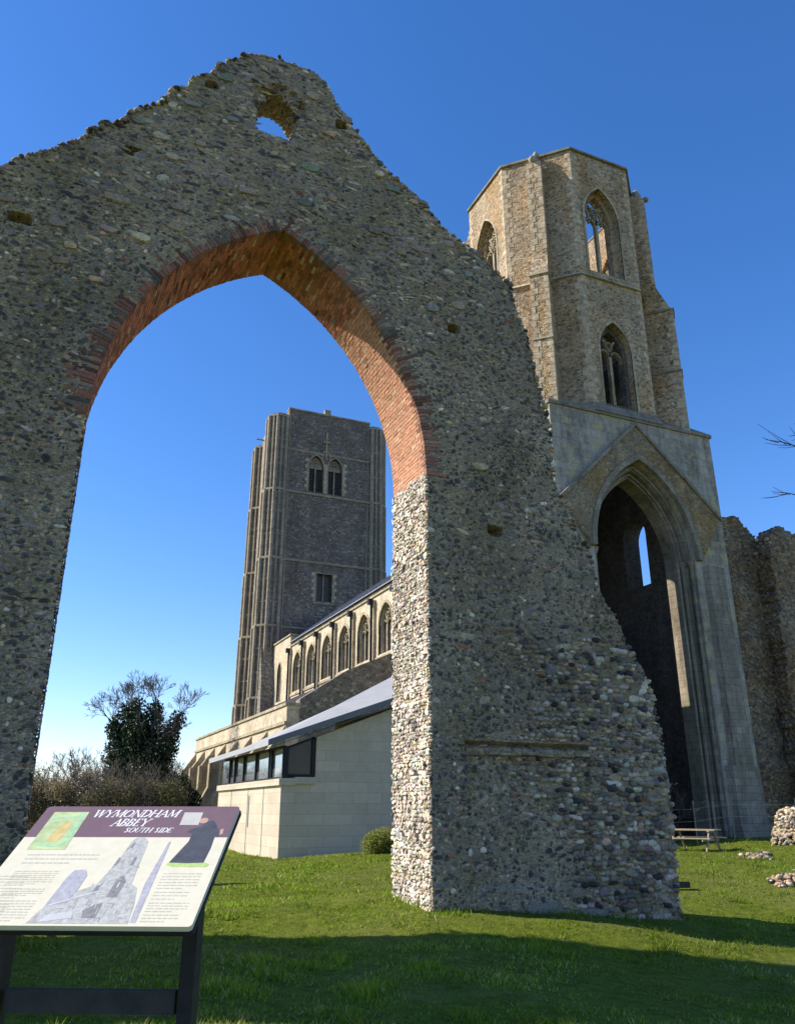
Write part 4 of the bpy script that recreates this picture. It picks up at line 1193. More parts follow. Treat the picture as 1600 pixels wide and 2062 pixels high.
# ------------------------------------------------------------------ modern annex
ann = empty('modern_annex', (11, 33, 0), 'low modern annex of smooth pale stone with zinc roof and black framed corner window', 'building')
AXS, AYE, AYW = 8.2, 28.7, 38.9
mb = MB()
mb.extrude([(AXS, -.3), (14.0, -.3), (14.0, 5.8), (9.45, 4.05), (9.45, 2.68), (AXS, 2.62)], frameY(AYE), 0, .45)
mb.extrude([(AYE+.451, -.3), (AYE+.451, 2.38), (AYW, 2.38), (AYW, -.3)], lambda s, z, d: (AXS+d, s, z), .0, .40)
mb.box(AXS+.41, 14, AYW-.4, AYW, -.3, 3.3); mb.box(13.6, 14, AYE+.46, AYW-.41, -.3, 5.6)
mb.build('annex_wall', M['annexwall'], ann)
mb = MB(); mb.box(AXS-.10, AXS+.5, AYE-.09, AYW, 2.39, 2.61); mb.box(AXS+.501, 9.45, AYE-.09, AYE+.2, 2.45, 2.67)
mb.build('window_sill', M['annexwall'], ann)
mb = MB()
for y in (30.95, 33.3, 36.2): mb.box(AXS-.012, AXS+.05, y, y+.05, 0, 2.385)
mb.box(AXS-.015, AXS+.05, 33.05, 33.17, .95, 2.1)
mb.build('wall_slot', M['zincdark'], ann)
mb = MB(); mb.box(AXS+.12, AXS+.15, AYE+.2, AYW-.1, 2.62, 3.72); g_ = mb.build('window', M['glass'], ann)
mb = MB(); mb.extrude([(8.42, 2.75), (9.3, 2.78), (9.3, 3.98), (8.42, 3.70)], frameY(AYE+.12), 0, .04); mb.build('window', M['brownglass'], ann)
mb = MB()
for y in (AYE+.05, 30.3, 30.6, 32.6, 34.6, 36.2, 37.2): mb.box(AXS+.04, AXS+.16, y, y+.09, 2.62, 3.72)
mb.box(AXS+.03, AXS+.17, AYE+.02, AYW-.1, 2.615, 2.68); mb.box(AXS+.03, AXS+.17, AYE+.02, AYW-.1, 3.66, 3.73)
mb.box(AXS+.02, AXS+.24, AYE+.0, AYE+.03, 2.63, 3.7)
mb.box(9.30, 9.40, AYE+.05, AYE+.18, 2.72, 4.05); mb.box(AXS+.24, 9.299, AYE+.05, AYE+.18, 2.69, 2.77)
bar(mb, frameY(AYE+.05), [(AXS+.2, 3.66), (9.35, 4.02)], .08, 0, .12)
mb.build('window_frame', M['frame'], ann)
mb = MB()     # roof surface and fascia
A_, B_, D_, E_, C_ = (7.6, 28.25, 3.86), (7.6, 38.3, 3.74), (14, 43.9, 5.95), (14, 31.9, 7.05), (14, 28.25, 6.12)
top = [A_, B_, D_, E_, C_]; bot = [(p[0], p[1], p[2]-.17) for p in top]
mb.add(top+bot, [(0, 2, 1), (0, 3, 2), (0, 4, 3), (5, 6, 7, 8, 9), (1, 2, 7, 6), (2, 3, 8, 7), (3, 4, 9, 8)])
mb.build('zinc_roof', M['zinc'], ann)
mb = MB()
mb.hexa([(7.58, 28.2, 3.69), (14, 28.2, 5.94), (14, 28.28, 5.94), (7.58, 28.28, 3.69), (7.58, 28.2, 3.89), (14, 28.2, 6.16), (14, 28.28, 6.16), (7.58, 28.28, 3.89)])
mb.hexa([(7.60, 28.29, 3.615), (14, 28.29, 5.80), (14, 28.9, 5.80), (7.60, 28.9, 3.615), (7.60, 28.29, 3.62), (14, 28.29, 5.84), (14, 28.9, 5.84), (7.60, 28.9, 3.62)])
mb.build('verge_board', M['zincdark'], ann)
mb = MB(); mb.hexa([(7.53, 28.2, 3.68), (7.599, 28.2, 3.68), (7.599, 38.3, 3.55), (7.53, 38.3, 3.55), (7.53, 28.2, 3.88), (7.599, 28.2, 3.88), (7.599, 38.3, 3.75), (7.53, 38.3, 3.75)]); mb.build('eaves_gutter', M['zinc'], ann)

# ------------------------------------------------------------------ loose masonry on the lawn
def rubble(name, label, pts, size, group=None, pal=None, core=None):
    P = np.array(pts); c = P.mean(0)
    e = empty(name, (c[0], c[1], tz(c[0], c[1])), label, 'rubble', group)
    n = len(P)
    V, T, C = rocks(P, size, pick(n, [PALE, CREAM, MID, GREY, DARK], [3, 3, 3, 2, 2.2])*.85)
    A = Acc(); A.add(V, np.zeros((0, 4), int), T, C)
    if core is not None:
        V, T, C = rocks(np.array([core[0]]), np.array([core[1]]), np.array([[.20, .17, .13]]), squash=core[2]); A.add(V, np.zeros((0, 4), int), T, C)
    A.build('stones', M['stones'], e, True)
hx, hy = 26.95, 23.75
hz = tz(hx, hy)
pts = []
for i in range(1500):
    a = random.random()*2*pi; q = random.random()**.5
    el = acos(random.random())
    q_ = 1+.20*float(vnoise(np.array([2.2*cos(a)*sin(el)+5]), np.array([2.2*sin(a)*sin(el)]), 2.4*cos(el))[0])
    pts.append((hx+1.15*q_*sin(el)*cos(a), hy+.8*q_*sin(el)*sin(a), hz-.05+1.25*q_*cos(el)**.8))
rubble('rubble_heap', 'large rounded heap of pale flint masonry by the tower ruins', pts, .05+.055*rng.random(1500), None, None, ((hx, hy, hz-.05), .82, (1.1, .85, 1.15)))
pts = []
for i in range(170):
    t = random.random(); x = 21.6+1.3*t+.12*random.gauss(0, 1); y = 20.9+.9*t+.25*random.gauss(0, 1)
    pts.append((x, y, tz(x, y)-.02+.13*random.random()*(1-abs(t-.6))))
rubble('wall_footing', 'thin line of low flint footing in the grass beside the picnic table', pts, .04+.06*rng.random(170))
pts = []
for i in range(260):
    t = random.random(); x = 16.45+1.5*t+.10*random.gauss(0, 1); y = 15.4-.7*t+.16*random.gauss(0, 1)
    pts.append((x, y, tz(x, y)+.0+.22*random.random()*min(1, t*4)))
rubble('wall_footing', 'low broken flint footing with pale stones in the lawn nearest the right edge', pts, .035+.07*rng.random(260)**1.5)
# dark timber end beside the pier
e = tag(None or bpy.data.objects.new('timber_beam', None), 'dark end of a low timber beam poking out behind the stone pier', 'beam', None, 'thing'); COL.objects.link(e); e.location = (13.4, 16.2, 0)
bz = tz(13.6, 16.1)
mb = MB(); mb.hexa([(12.4, 16.5, bz+.02), (14.3, 15.85, bz+.02), (14.34, 15.98, bz+.02), (12.4, 16.63, bz+.02), (12.4, 16.5, bz+.15), (14.3, 15.85, bz+.15), (14.34, 15.98, bz+.15), (12.4, 16.63, bz+.15)]); mb.build('beam', M['postgrey'], e)

# ------------------------------------------------------------------ picnic table
def picnic(x, y, ang):
    z = tz(x, y)
    t = empty('picnic_table', (x, y, z), 'pale wooden picnic table with attached benches standing on the lawn below the tower', 'picnic table', None, ang)
    def bx(name, boxes, mat='wood'):
        mb = MB()
        for b in boxes: mb.box(*b)
        return mb.build(name, M[mat], t, local=True)
    bx('tabletop', [(-.9, .9, -.37+i*.15, -.23+i*.15, .70, .745) for i in range(5)] + [(-.7, -.62, -.37, .37, .655, .699), (.62, .7, -.37, .37, .655, .699)])
    for s in (-1, 1): bx('bench', [(-.9, .9, s*.74-.14, s*.74-.005, .42, .46), (-.9, .9, s*.74+.005, s*.74+.14, .42, .46)])
    for sx in (-1, 1):
        for s in (-1, 1):
            mb = MB(); x0 = sx*.66-.025
            mb.hexa([(x0, s*.68-.05, 0), (x0+.05, s*.68-.05, 0), (x0+.05, s*.68+.05, 0), (x0, s*.68+.05, 0), (x0, s*.24-.05, .66), (x0+.05, s*.24-.05, .66), (x0+.05, s*.24+.05, .66), (x0, s*.24+.05, .66)])
            mb.build('leg', M['wood'], t, local=True)
        bx('cross_brace', [(sx*.66+.026, sx*.66+.07, -.86, .86, .34, .419)])
    return t
picnic(23.15, 25.15, R(-HEAD+140))

# ------------------------------------------------------------------ stake fence at the tower foot
fe = empty('stake_fence', (28, 28.9, 0), 'thin wire fence on slender stakes along the foot of the tower', 'fence')
px_ = [(25.6, 29.2, 1.75), (26.75, 28.9, 1.75), (27.85, 28.9, 1.6), (28.9, 28.9, 1.65), (30.3, 28.7, 1.75), (32.5, 28.6, 1.7), (35, 28.5, 1.7)]
for x, y, hh in px_:
    z = tz(x, y); mb = MB(); mb.tube([(x, y, z-.1), (x+.03*random.random(), y, z+hh)], .035, 6); mb.build('stake', M['wood'], fe)
mb = MB()
for q in (.9, 1.4):
    for a, b in zip(px_[:-1], px_[1:]): mb.tube([(a[0], a[1], tz(a[0], a[1])+q), (b[0], b[1], tz(b[0], b[1])+q)], .006, 4)
mb.build('wire', M['wire'], fe)

# ------------------------------------------------------------------ information board
BW, BL, BT = .78, .66, R(33.0)
bdir = R(HEAD+3.0)
rv = Vector((cos(bdir), -sin(bdir), 0)); fv = Vector((sin(bdir), cos(bdir), 0)); sv = fv*cos(BT)+Vector((0, 0, sin(BT))); nv = rv.cross(sv)
FL = Vector((-.144, 3.237, 1.25))
sign = empty('information_board', (FL+rv*BW/2+fv*.25).to_tuple()[:2]+(0,), 'slanted information board about the abbey with purple heading on black posts', 'sign')
def bp_(a, b, h=0.0): return FL+rv*(a*BW)+sv*(b*BL)+nv*h
def flat(mb, pts, h, t=.0006):
    mb.extrude(pts, lambda a, b, d: bp_(a, b, d), h*.32+t*.3, 0.0001)
def boardmat(name, col, rough=.35, var=.05, sc=30): return plain_mat(name, col, rough, var, sc, 0)
mb = MB()
rr = .018; cor = []
for cx_, cy_, a0 in ((rr, rr, pi), (1-rr, rr, 1.5*pi), (1-rr, 1-rr, 0), (rr, 1-rr, .5*pi)):
    for i in range(5): a = a0+i/4*pi/2; cor.append((cx_+rr*cos(a), cy_+rr*sin(a)*BW/BL))
mb.extrude(cor, lambda a, b, d: bp_(a, b, d), 0, -.018)
panel = mb.build('panel', boardmat('cream_printed_panel', (.72, .66, .49)), sign)
mb = MB()
for i in range(len(cor)):
    p, q = bp_(*cor[i], -.022), bp_(*cor[(i+1) % len(cor)], -.022)
mb.extrude([(p[0]*1.012-.006, p[1]*1.014-.007) for p in cor], lambda a, b, d: bp_(a, b, d), -.0185, -.032)
mb.build('panel_tray', M['postblack'], sign)
mb = MB(); flat(mb, [(0.0, .70), (1.0, .70)] + cor[10:20], .0006); mb.build('heading_band', boardmat('purple_print', (.19, .12, .135)), panel)
# map
mb = MB(); flat(mb, [(.06, .585), (.245, .585), (.235, .945), (.055, .945)], .0016); mp_ = mb.build('site_map', boardmat('green_map_print', (.48, .56, .28), .4, .25, 25), panel)
mb = MB(); flat(mb, [(.125, .66), (.175, .65), (.19, .76), (.185, .83), (.15, .85), (.13, .78)], .0026); mb.build('map_patch', boardmat('orange_map_print', (.62, .48, .20), .4, .2, 30), mp_)
mb = MB(); flat(mb, [(.065, .64), (.09, .62), (.16, .61), (.23, .63), (.225, .65), (.15, .63), (.09, .65)], .0026); flat(mb, [(.21, .66), (.235, .66), (.225, .93), (.205, .93)], .0026); flat(mb, [(.06, .86), (.2, .90), (.2, .915), (.06, .88)], .0026); mb.build('map_paths', boardmat('pale_green_map_print', (.38, .62, .36), .4, .2, 30), mp_)
# lettering : stroke letters with serifs
LET = {  # strokes in a unit box, third value True for a thick stroke
 'W': ([(0,1,.27,0,1),(.27,0,.5,1,0),(.5,1,.73,0,1),(.73,0,1,1,0)], [(0,1),(.5,1),(1,1)], 1.25),
 'Y': ([(0,1,.5,.45,1),(1,1,.5,.45,0),(.5,.45,.5,0,1)], [(0,1),(1,1),(.5,0)], .9),
 'M': ([(.08,0,.12,1,0),(.12,1,.5,.1,1),(.5,.1,.88,1,0),(.88,1,.92,0,1)], [(.08,0),(.92,0),(.1,1),(.9,1)], 1.15),
 'O': ('O', [], 1.0), 'N': ([(.1,0,.1,1,0),(.1,1,.9,0,1),(.9,0,.9,1,0)], [(.1,0),(.05,1),(.9,1)], 1.0),
 'D': ([(.12,0,.12,1,1),(.12,1,.55,.96,0),(.55,.96,.92,.7,1),(.92,.7,.92,.3,1),(.92,.3,.55,.04,1),(.55,.04,.12,0,0)], [(.12,0),(.12,1)], .95),
 'H': ([(.12,0,.12,1,1),(.88,0,.88,1,1),(.12,.52,.88,.52,0)], [(.12,0),(.12,1),(.88,0),(.88,1)], .98),
 'A': ([(0.03,0,.48,1,0),(.48,1,.97,0,1),(.22,.36,.76,.36,0)], [(.03,0),(.97,0)], .95),
 'B': ([(.12,0,.12,1,1),(.12,1,.6,.97,0),(.6,.97,.78,.76,1),(.78,.76,.55,.53,0),(.12,.53,.55,.53,0),(.55,.53,.88,.3,1),(.88,.3,.6,.03,1),(.6,.03,.12,0,0)], [(.12,0),(.12,1)], .8),
 'E': ([(.12,0,.12,1,1),(.12,1,.8,1,0),(.12,.52,.65,.52,0),(.12,0,.85,0,0),(.8,1,.8,.85,0),(.85,0,.85,.16,0)], [], .78),
 'S': ([(.85,.86,.5,1,0),(.5,1,.18,.8,1),(.18,.8,.5,.54,1),(.5,.54,.82,.26,1),(.82,.26,.5,0,1),(.5,0,.12,.14,0)], [], .68),
 'U': ([(.12,1,.12,.3,1),(.12,.3,.32,.03,0),(.32,.03,.65,.03,0),(.65,.03,.86,.3,0),(.86,.3,.86,1,0)], [(.12,1),(.86,1)], .95),
 'T': ([(.5,0,.5,1,1),(.02,1,.98,1,0),(.02,1,.02,.86,0),(.98,1,.98,.86,0)], [(.5,0)], .85),
 'I': ([(.5,0,.5,1,1)], [(.5,0),(.5,1)], .42)}
def lettering(mb, text, a0, b0, width, height, h, slant=.24, wt=.13):
    tot = sum((LET[c][2] if c != ' ' else .4)+.12 for c in text)-.12
    u = width/tot; a = a0; kx = BL/BW
    for c in text:
        if c == ' ': a += .52*u; continue
        st, sf, w = LET[c]
        if st == 'O':
            n = 14; st = []
            for i in range(n):
                t0, t1 = 2*pi*i/n, 2*pi*(i+1)/n
                st.append((.5+.45*cos(t0), .5+.5*sin(t0), .5+.45*cos(t1), .5+.5*sin(t1), abs(cos((t0+t1)/2)) > .6))
        def P(x, y): return (a+x*w*u+slant*y*height*kx, b0+y*height)
        hw = height*wt
        for (x0, y0, x1, y1, tk) in st:
            p, q = P(x0, y0), P(x1, y1); dx, dy = (q[0]-p[0])/kx, q[1]-p[1]; l = hypot(dx, dy) or 1; t = hw*(1.0 if tk else .5)
            nx_, ny_ = -dy/l*t/2*kx, dx/l*t/2; ex, ey = dx/l*t*.3*kx, dy/l*t*.3
            flat(mb, [(p[0]-nx_-ex, p[1]-ny_-ey), (q[0]-nx_+ex, q[1]-ny_+ey), (q[0]+nx_+ex, q[1]+ny_+ey), (p[0]+nx_-ex, p[1]+ny_-ey)], h+.00003*random.random())
        for (x, y) in sf:
            p = P(x, y); s_ = hw*.95*kx; t = hw*.28
            flat(mb, [(p[0]-s_, p[1]-t), (p[0]+s_, p[1]-t), (p[0]+s_, p[1]+t), (p[0]-s_, p[1]+t)], h+.0001+.00003*random.random())
        a += (w+.12)*u
mb = MB()
lettering(mb, 'WYMONDHAM', .266, .895, .43, .068, .0017, wt=.14)
lettering(mb, 'ABBEY', .392, .806, .175, .068, .0017, wt=.14)
lettering(mb, 'SOUTH SIDE', .475, .745, .235, .042, .0017, wt=.15)
mb.build('heading_lettering', boardmat('white_print', (.80, .78, .74)), panel)
# small print : rows of tiny word-length marks
mb = MB()
def para(a0, a1, b1, b0, rows, hgt=.006):
    for i in range(rows):
        b = b1-(b1-b0)*i/max(1, rows-1); a = a0; e_ = a1-(0 if i < rows-1 else (a1-a0)*.35)
        while a < e_:
            w = .012+.022*random.random(); w = min(w, e_-a)
            flat(mb, [(a, b-hgt/2), (a+w, b-hgt/2), (a+w, b+hgt/2), (a, b+hgt/2)], .0012); a += w+.006
para(.085, .43, .54, .47, 3, .009)
para(.085, .29, .40, .30, 7); para(.10, .28, .26, .21, 4); para(.12, .28, .17, .03, 8); para(.03, .17, .36, .05, 14)
para(.775, .95, .385, .27, 6); para(.775, .93, .24, .19, 3); para(.775, .95, .16, .10, 4); para(.775, .93, .075, .03, 3)
mb.build('small_print', boardmat('grey_print', (.54, .50, .40)), panel)
# abbey drawing
mb = MB()
flat(mb, [(.30, .012), (.73, .012), (.715, .15), (.69, .27), (.655, .30), (.645, .42), (.635, .55), (.625, .66), (.60, .695), (.565, .70), (.545, .66), (.535, .52), (.515, .38), (.50, .30), (.44, .25), (.345, .15), (.32, .10)], .0012)
mb.build('abbey_drawing', boardmat('grey_wash_print', (.46, .45, .41), .4, .25, 60), panel)
mb = MB(); flat(mb, [(.33, .12), (.43, .20), (.432, .37), (.41, .415), (.36, .41), (.345, .36)], .0014); flat(mb, [(.735, .02), (.76, .02), (.735, .66), (.725, .65), (.715, .3)], .0014)
mb.build('far_tower_drawing', boardmat('lilac_wash_print', (.43, .415, .44), .4, .2, 60), panel)
mb = MB()
flat(mb, [(.575, .20), (.62, .20), (.625, .32), (.60, .37), (.58, .33)], .0022); flat(mb, [(.52, .05), (.58, .05), (.575, .16), (.54, .14), (.51, .10)], .0022)
flat(mb, [(.525, .45), (.54, .45), (.542, .51), (.53, .52)], .0022); flat(mb, [(.60, .45), (.615, .45), (.617, .52), (.603, .52)], .0022); flat(mb, [(.555, .60), (.567, .60), (.567, .65), (.557, .65)], .0022)
flat(mb, [(.50, .22), (.52, .22), (.522, .29), (.505, .29)], .0022)
mb.build('drawn_openings', boardmat('charcoal_wash_print', (.25, .24, .235), .4, .2, 60), panel)
mb = MB(); flat(mb, [(.345, .13), (.53, .24), (.53, .25), (.345, .145)], .003); flat(mb, [(.35, .02), (.48, .05), (.47, .10), (.36, .07)], .003); mb.build('drawn_roof', boardmat('pale_wash_print', (.55, .54, .52), .4, .1, 60), panel)
# brush marks over the drawing
mb = MB(); mb2 = MB()
DR = [(.30, .012), (.73, .012), (.715, .15), (.69, .27), (.655, .30), (.645, .42), (.635, .55), (.625, .66), (.60, .695), (.565, .70), (.545, .66), (.535, .52), (.515, .38), (.50, .30), (.44, .25), (.345, .15), (.32, .10)]
cnt = 0
while cnt < 150:
    a_, b_ = random.uniform(.31, .72), random.uniform(.02, .69)
    if not bool(pip(np.array([a_]), np.array([b_]), DR)[0]) or not bool(pip(np.array([a_+.02]), np.array([b_+.03]), DR)[0]): continue
    w_a, l_b = .002+.005*random.random(), .012+.04*random.random()
    if random.random() < .3: w_a, l_b = .01+.03*random.random(), .004+.004*random.random()
    flat(mb if random.random() < .55 else mb2, [(a_, b_), (a_+w_a, b_+.001), (a_+w_a*.8, b_+l_b), (a_+.001, b_+l_b*.9)], .0018+.0001*(cnt % 7)); cnt += 1
mb.build('brush_marks', boardmat('mid_wash_print', (.33, .32, .30), .4, .3, 50), panel)
mb2.build('brush_highlights', boardmat('light_wash_print', (.58, .56, .50), .4, .2, 50), panel)
# monk
mb = MB(); flat(mb, [(.765, .455), (.80, .44), (.955, .44), (.965, .46), (.95, .475), (.77, .475)], .0016); mb.build('grass_print', boardmat('lime_print', (.45, .58, .20), .4, .15, 60), panel)
mb = MB(); flat(mb, [(.775, .475), (.86, .47), (.935, .475), (.94, .60), (.935, .72), (.92, .82), (.895, .86), (.865, .845), (.845, .80), (.80, .77), (.79, .745), (.82, .735), (.82, .66)], .0022)
flat(mb, [(.925, .80), (.955, .74), (.95, .70), (.93, .72)], .0024)
mb.build('monk_robe', boardmat('dark_robe_print', (.085, .088, .10), .4, .2, 40), panel)
mb = MB(); flat(mb, [(.848+.022*cos(a), .858+.028*sin(a)) for a in np.linspace(0, 2*pi, 13)[:-1]], .0032); flat(mb, [(.955, .72), (.97, .73), (.965, .78), (.95, .77)], .0032); mb.build('monk_face', boardmat('skin_print', (.52, .33, .25)), panel)
mb = MB(); flat(mb, [(.735, .815), (.83, .815), (.825, .94), (.73, .94)], .0028); mb.build('book_print', boardmat('pale_page_print', (.55, .52, .46)), panel)
# posts and rail
def wood_post(a, label=None):
    c = FL+rv*(a*BW)+sv*(.42*BL)
    mb = MB()
    top = FL+rv*(a*BW)
    def q(da, db, z=None):
        p = top+rv*da+fv*(.42*BL*cos(BT)+db)
        return p
    w, dpt = .025, .036
    vs = []
    for (da, db) in ((-w, -dpt), (w, -dpt), (w, dpt), (-w, dpt)):
        p = q(da, db); vs.append((p.x, p.y, -.6))
    for (da, db) in ((-w, -dpt), (w, -dpt), (w, dpt), (-w, dpt)):
        p = q(da, db); zz = FL.z + ((p-FL).dot(fv))*tan(BT) - .045; vs.append((p.x, p.y, zz))
    mb.hexa([Vector(v) for v in vs])
    return mb.build('post', M['postblack'], sign)
wood_post(.075); wood_post(.925)
mb = MB()
p0 = FL+rv*(.075*BW+.04)+fv*(.42*BL*cos(BT)); p1 = FL+rv*(.925*BW-.04)+fv*(.42*BL*cos(BT))
def rail(z0, z1, e=.016):
    c = []
    for z in (z0, z1):
        for p, s in ((p0, -e), (p1, -e), (p1, e), (p0, e)): c.append((p.x+fv.x*s, p.y+fv.y*s, z))
    mb.hexa([Vector(v) for v in c])
rail(.958, 1.028); mb.build('rail', M['postgrey'], sign)
# added post, unseen behind the board, stands in for an unknown shadow caster
mp = empty('shadow_cast_post', (3.75, 20.3, 0), 'low timber post added unseen behind the board to cast the shadow on the lawn', 'post')
z = tz(3.75, 20.3); mb = MB(); mb.hexa([(3.55, 20.1, z-.1), (3.95, 20.1, z-.1), (3.95, 20.5, z-.1), (3.55, 20.5, z-.1), (3.69, 20.25, z+1.3), (3.81, 20.25, z+1.3), (3.81, 20.35, z+1.3), (3.69, 20.35, z+1.3)]); mb.build('post', M['postgrey'], mp)

# ------------------------------------------------------------------ trees
def grow(mb, p, d, ln, r, lvl, spread, up=.15, minr=.012, sides=5, tips=None, kink=.16):
    pts = [p]; rad = [r]; q = Vector(p); dd = Vector(d).normalized(); n = 4
    for i in range(n):
        dd = (dd + Vector((random.gauss(0, kink), random.gauss(0, kink), random.gauss(0, kink)+up*.25))).normalized()
        q = q + dd*ln/n; pts.append(q.copy()); rad.append(max(minr, r*(1-.45*(i+1)/n)))
    mb.tube(pts, rad, max(3, sides), cap=False)
    if tips is not None: tips.append((pts[-1].copy(), lvl))
    if lvl <= 0: return
    k = random.choice((2, 3, 3)) if lvl > 1 else random.choice((3, 4))
    for i in range(k):
        a = random.random()*2*pi; o = dd.orthogonal().normalized(); o = (Matrix.Rotation(a, 3, dd) @ o)
        nd2 = (dd + o*spread*(.6+.7*random.random()) + Vector((0, 0, up))).normalized()
        st = pts[random.choice((2, 3, 4, 4))] if i else pts[-1]
        grow(mb, st, nd2, ln*(.62+.2*random.random()), rad[-1]*(.75 if i else .95), lvl-1, spread, up, minr, sides-1, tips, kink)

def camxy(px, d):   # ground position at camera depth d that lies on picture column px
    r = (px-800)/1620*d*cos(_p)
    return (.9153*r+.4027*d, -.4027*r+.9153*d)
def leaves(centres, radii, n, size, pal, w, name, mat, parent, aniso=1.0):
    C = np.array(centres); Rr = np.array(radii); vol = Rr**2.2; i = rng.choice(len(C), n, p=vol/vol.sum())
    v = rng.normal(size=(n, 3)); v /= np.linalg.norm(v, axis=1)[:, None]; rr = rng.random(n)**.45
    P = C[i] + v*(rr*Rr[i])[:, None]*np.array([1, 1, aniso])
    a = rng.normal(size=(n, 3)); a /= np.linalg.norm(a, axis=1)[:, None]; b = np.cross(a, rng.normal(size=(n, 3))); b /= np.linalg.norm(b, axis=1)[:, None]
    s = size*(.6+.8*rng.random(n))[:, None]
    V = np.stack([P-a*s, P-b*s*.6, P+a*s, P+b*s*.6], 1).reshape(-1, 3)
    cols = np.repeat(pick(n, pal, w), 4, 0)
    return np_mesh(name, V, np.arange(4*n).reshape(-1, 4), [], mat, parent, False, np.clip(cols, .003, .9))

# ivy-clad tree
D = 62.0
x, y = camxy(280, D); K_ = D*cos(_p)/1620     # metres per pixel column
t = empty('ivy_clad_tree', (x, y, 0), 'bare deciduous tree smothered in dark green ivy beyond the church', 'tree')
cr_, cf_ = Vector((.9153, -.4027, 0)), Vector((.4027, .9153, 0))
def at(px, py, dd=0.0):
    r = (px-292)*K_; zz = HC+(1631-py)*K_/cos(_p)/cos(_p)*.97
    return Vector((x, y, 0))+cr_*r+cf_*dd+Vector((0, 0, zz))
mb = MB(); tips = []
base_ = Vector((x, y, -.2))
limbs = [(at(222, 1478), .2), (at(247, 1452, .5), .24), (at(272, 1448, -.6), .24), (at(300, 1450, .4), .24), (at(352, 1470, .3), .2), (at(325, 1520, -.8), .16)]
for q, r_ in limbs:
    mid = base_.lerp(q, .5)+Vector((0, 0, -.4)); fork = base_+Vector((0, 0, 1.8))
    mb.tube([base_, fork, mid.lerp(fork, .3), q], [.55, .45, .3, r_*.55], 7, False)
    dd = (q-mid).normalized(); tgt = []
    for i in range(5):
        dv = (dd+Vector((random.gauss(0, .5), random.gauss(0, .4), random.gauss(.1, .25)))).normalized()
        grow(mb, q.lerp(mid, .15*random.random()), dv, 1.02, .055, 4, .55, .08, .011, 4, None, .12)
mb.build('trunk', M['barkpale'], t)
cs, rs = [], []
for q, r_ in limbs:
    fork = base_+Vector((0, 0, 1.8))
    for k in range(7):
        f = .25+.75*k/6; c = fork.lerp(q, f)+Vector((random.gauss(0, .15), random.gauss(0, .2), 0)); cs.append(c[:]); rs.append(1.3*(1.35-1.0*f)+.24)
for (px, py, r_) in ((232, 1505, .45), (250, 1490, .4), (266, 1515, .7), (296, 1500, .55), (285, 1530, 1.3), (310, 1570, 1.3), (260, 1580, 1.4), (335, 1590, 1.0), (300, 1610, 1.4), (240, 1540, .8), (222, 1490, .45), (308, 1465, .45), (345, 1530, .5), (355, 1490, .35)):
    cs.append(at(px, py, random.gauss(0, .4))[:]); rs.append(r_*1.3)
leaves(cs, rs, 60000, .105, [(.022, .04, .014), (.04, .065, .022), (.07, .10, .04), (.014, .025, .012)], [4, 4, 1.2, 3], 'ivy', M['leaf'], t)

def bare_tree(px, D, h, label, seed, r0=.16, lv=5, group='bare trees beyond the church', lean=0):
    random.seed(seed)
    x, y = camxy(px, D)
    t = empty('bare_tree', (x, y, 0), label, 'tree', group)
    mb = MB(); z = tz(x, y)
    mb.tube([(x, y, z-.2), (x+.1, y, z+h*.3)], [r0, r0*.8], 7, False)
    for i in range(4): grow(mb, Vector((x+.1, y, z+h*.3*(.8+.07*i))), Vector((random.gauss(lean, .45), random.gauss(0, .4), 1)), h*.26, r0*.6, lv, .5, .15, .010, 5)
    mb.build('trunk', M['barkpale'], t)
bare_tree(140, 58, 5.6, 'small leafless tree rising over the hedge at the left', 3)
bare_tree(108, 66, 4.8, 'leafless tree partly hidden behind the left pier', 5)
bare_tree(195, 70, 5.6, 'leafless tree between the hedge and the ivy-clad tree', 8)
bare_tree(372, 74, 5.6, 'leafless tree between the ivy-clad tree and the church', 12, .12)
bare_tree(238, 66, 5.5, 'leafless tree standing in front of the ivy', 21, .1, 4)

def hedge(px0, px1, D, h, label, pal, w, seed, cat='hedge', name='hedge', nleaf=9000, size=.062, sticks=170):
    random.seed(seed)
    cs, rs = [], []
    p0, p1 = camxy(px0, D), camxy(px1, D)
    e = empty(name, ((p0[0]+p1[0])/2, (p0[1]+p1[1])/2, 0), label, cat)
    n = max(3, int(hypot(p1[0]-p0[0], p1[1]-p0[1])/.6))
    for i in range(n+1):
        for k in range(4):
            f = i/n; hh = h*(.8+.35*random.random()); r = .55+.3*random.random()
            cs.append((p0[0]+(p1[0]-p0[0])*f+random.gauss(0, .2), p0[1]+(p1[1]-p0[1])*f+random.gauss(0, .5), r*.6+(hh-r)*k/3.2)); rs.append(r)
    leaves(cs, rs, int(nleaf*1.7), size, pal, w, 'twigs_and_leaves', M['twigleaf'], e)
    mb = MB()
    for i in range(sticks):
        f = random.random(); a = Vector((p0[0]+(p1[0]-p0[0])*f, p0[1]+(p1[1]-p0[1])*f+random.gauss(0, .4), 0)); hh = h*(.6+.65*random.random())
        grow(mb, a+Vector((0, 0, .3*hh)), Vector((random.gauss(0, .45), random.gauss(0, .4), 1)), hh*.42, .022, 2, .6, .12, .008, 3, None, .25)
    mb.build('stems', M['barkpale'], e)
brown = [(.36, .27, .16), (.44, .34, .21), (.23, .185, .11), (.22, .22, .10)]
hedge(15, 235, 52, 3.7, 'wide brown leafless hedge between the left pier and the ivy-clad tree', brown, [3, 2, 3, 2], 31, nleaf=17000)
hedge(200, 345, 50, 3.1, 'tangled olive brown thicket at the foot of the ivy-clad tree', [(.19, .165, .075), (.27, .22, .11), (.10, .115, .045)], [3, 2, 3], 33, nleaf=11000)
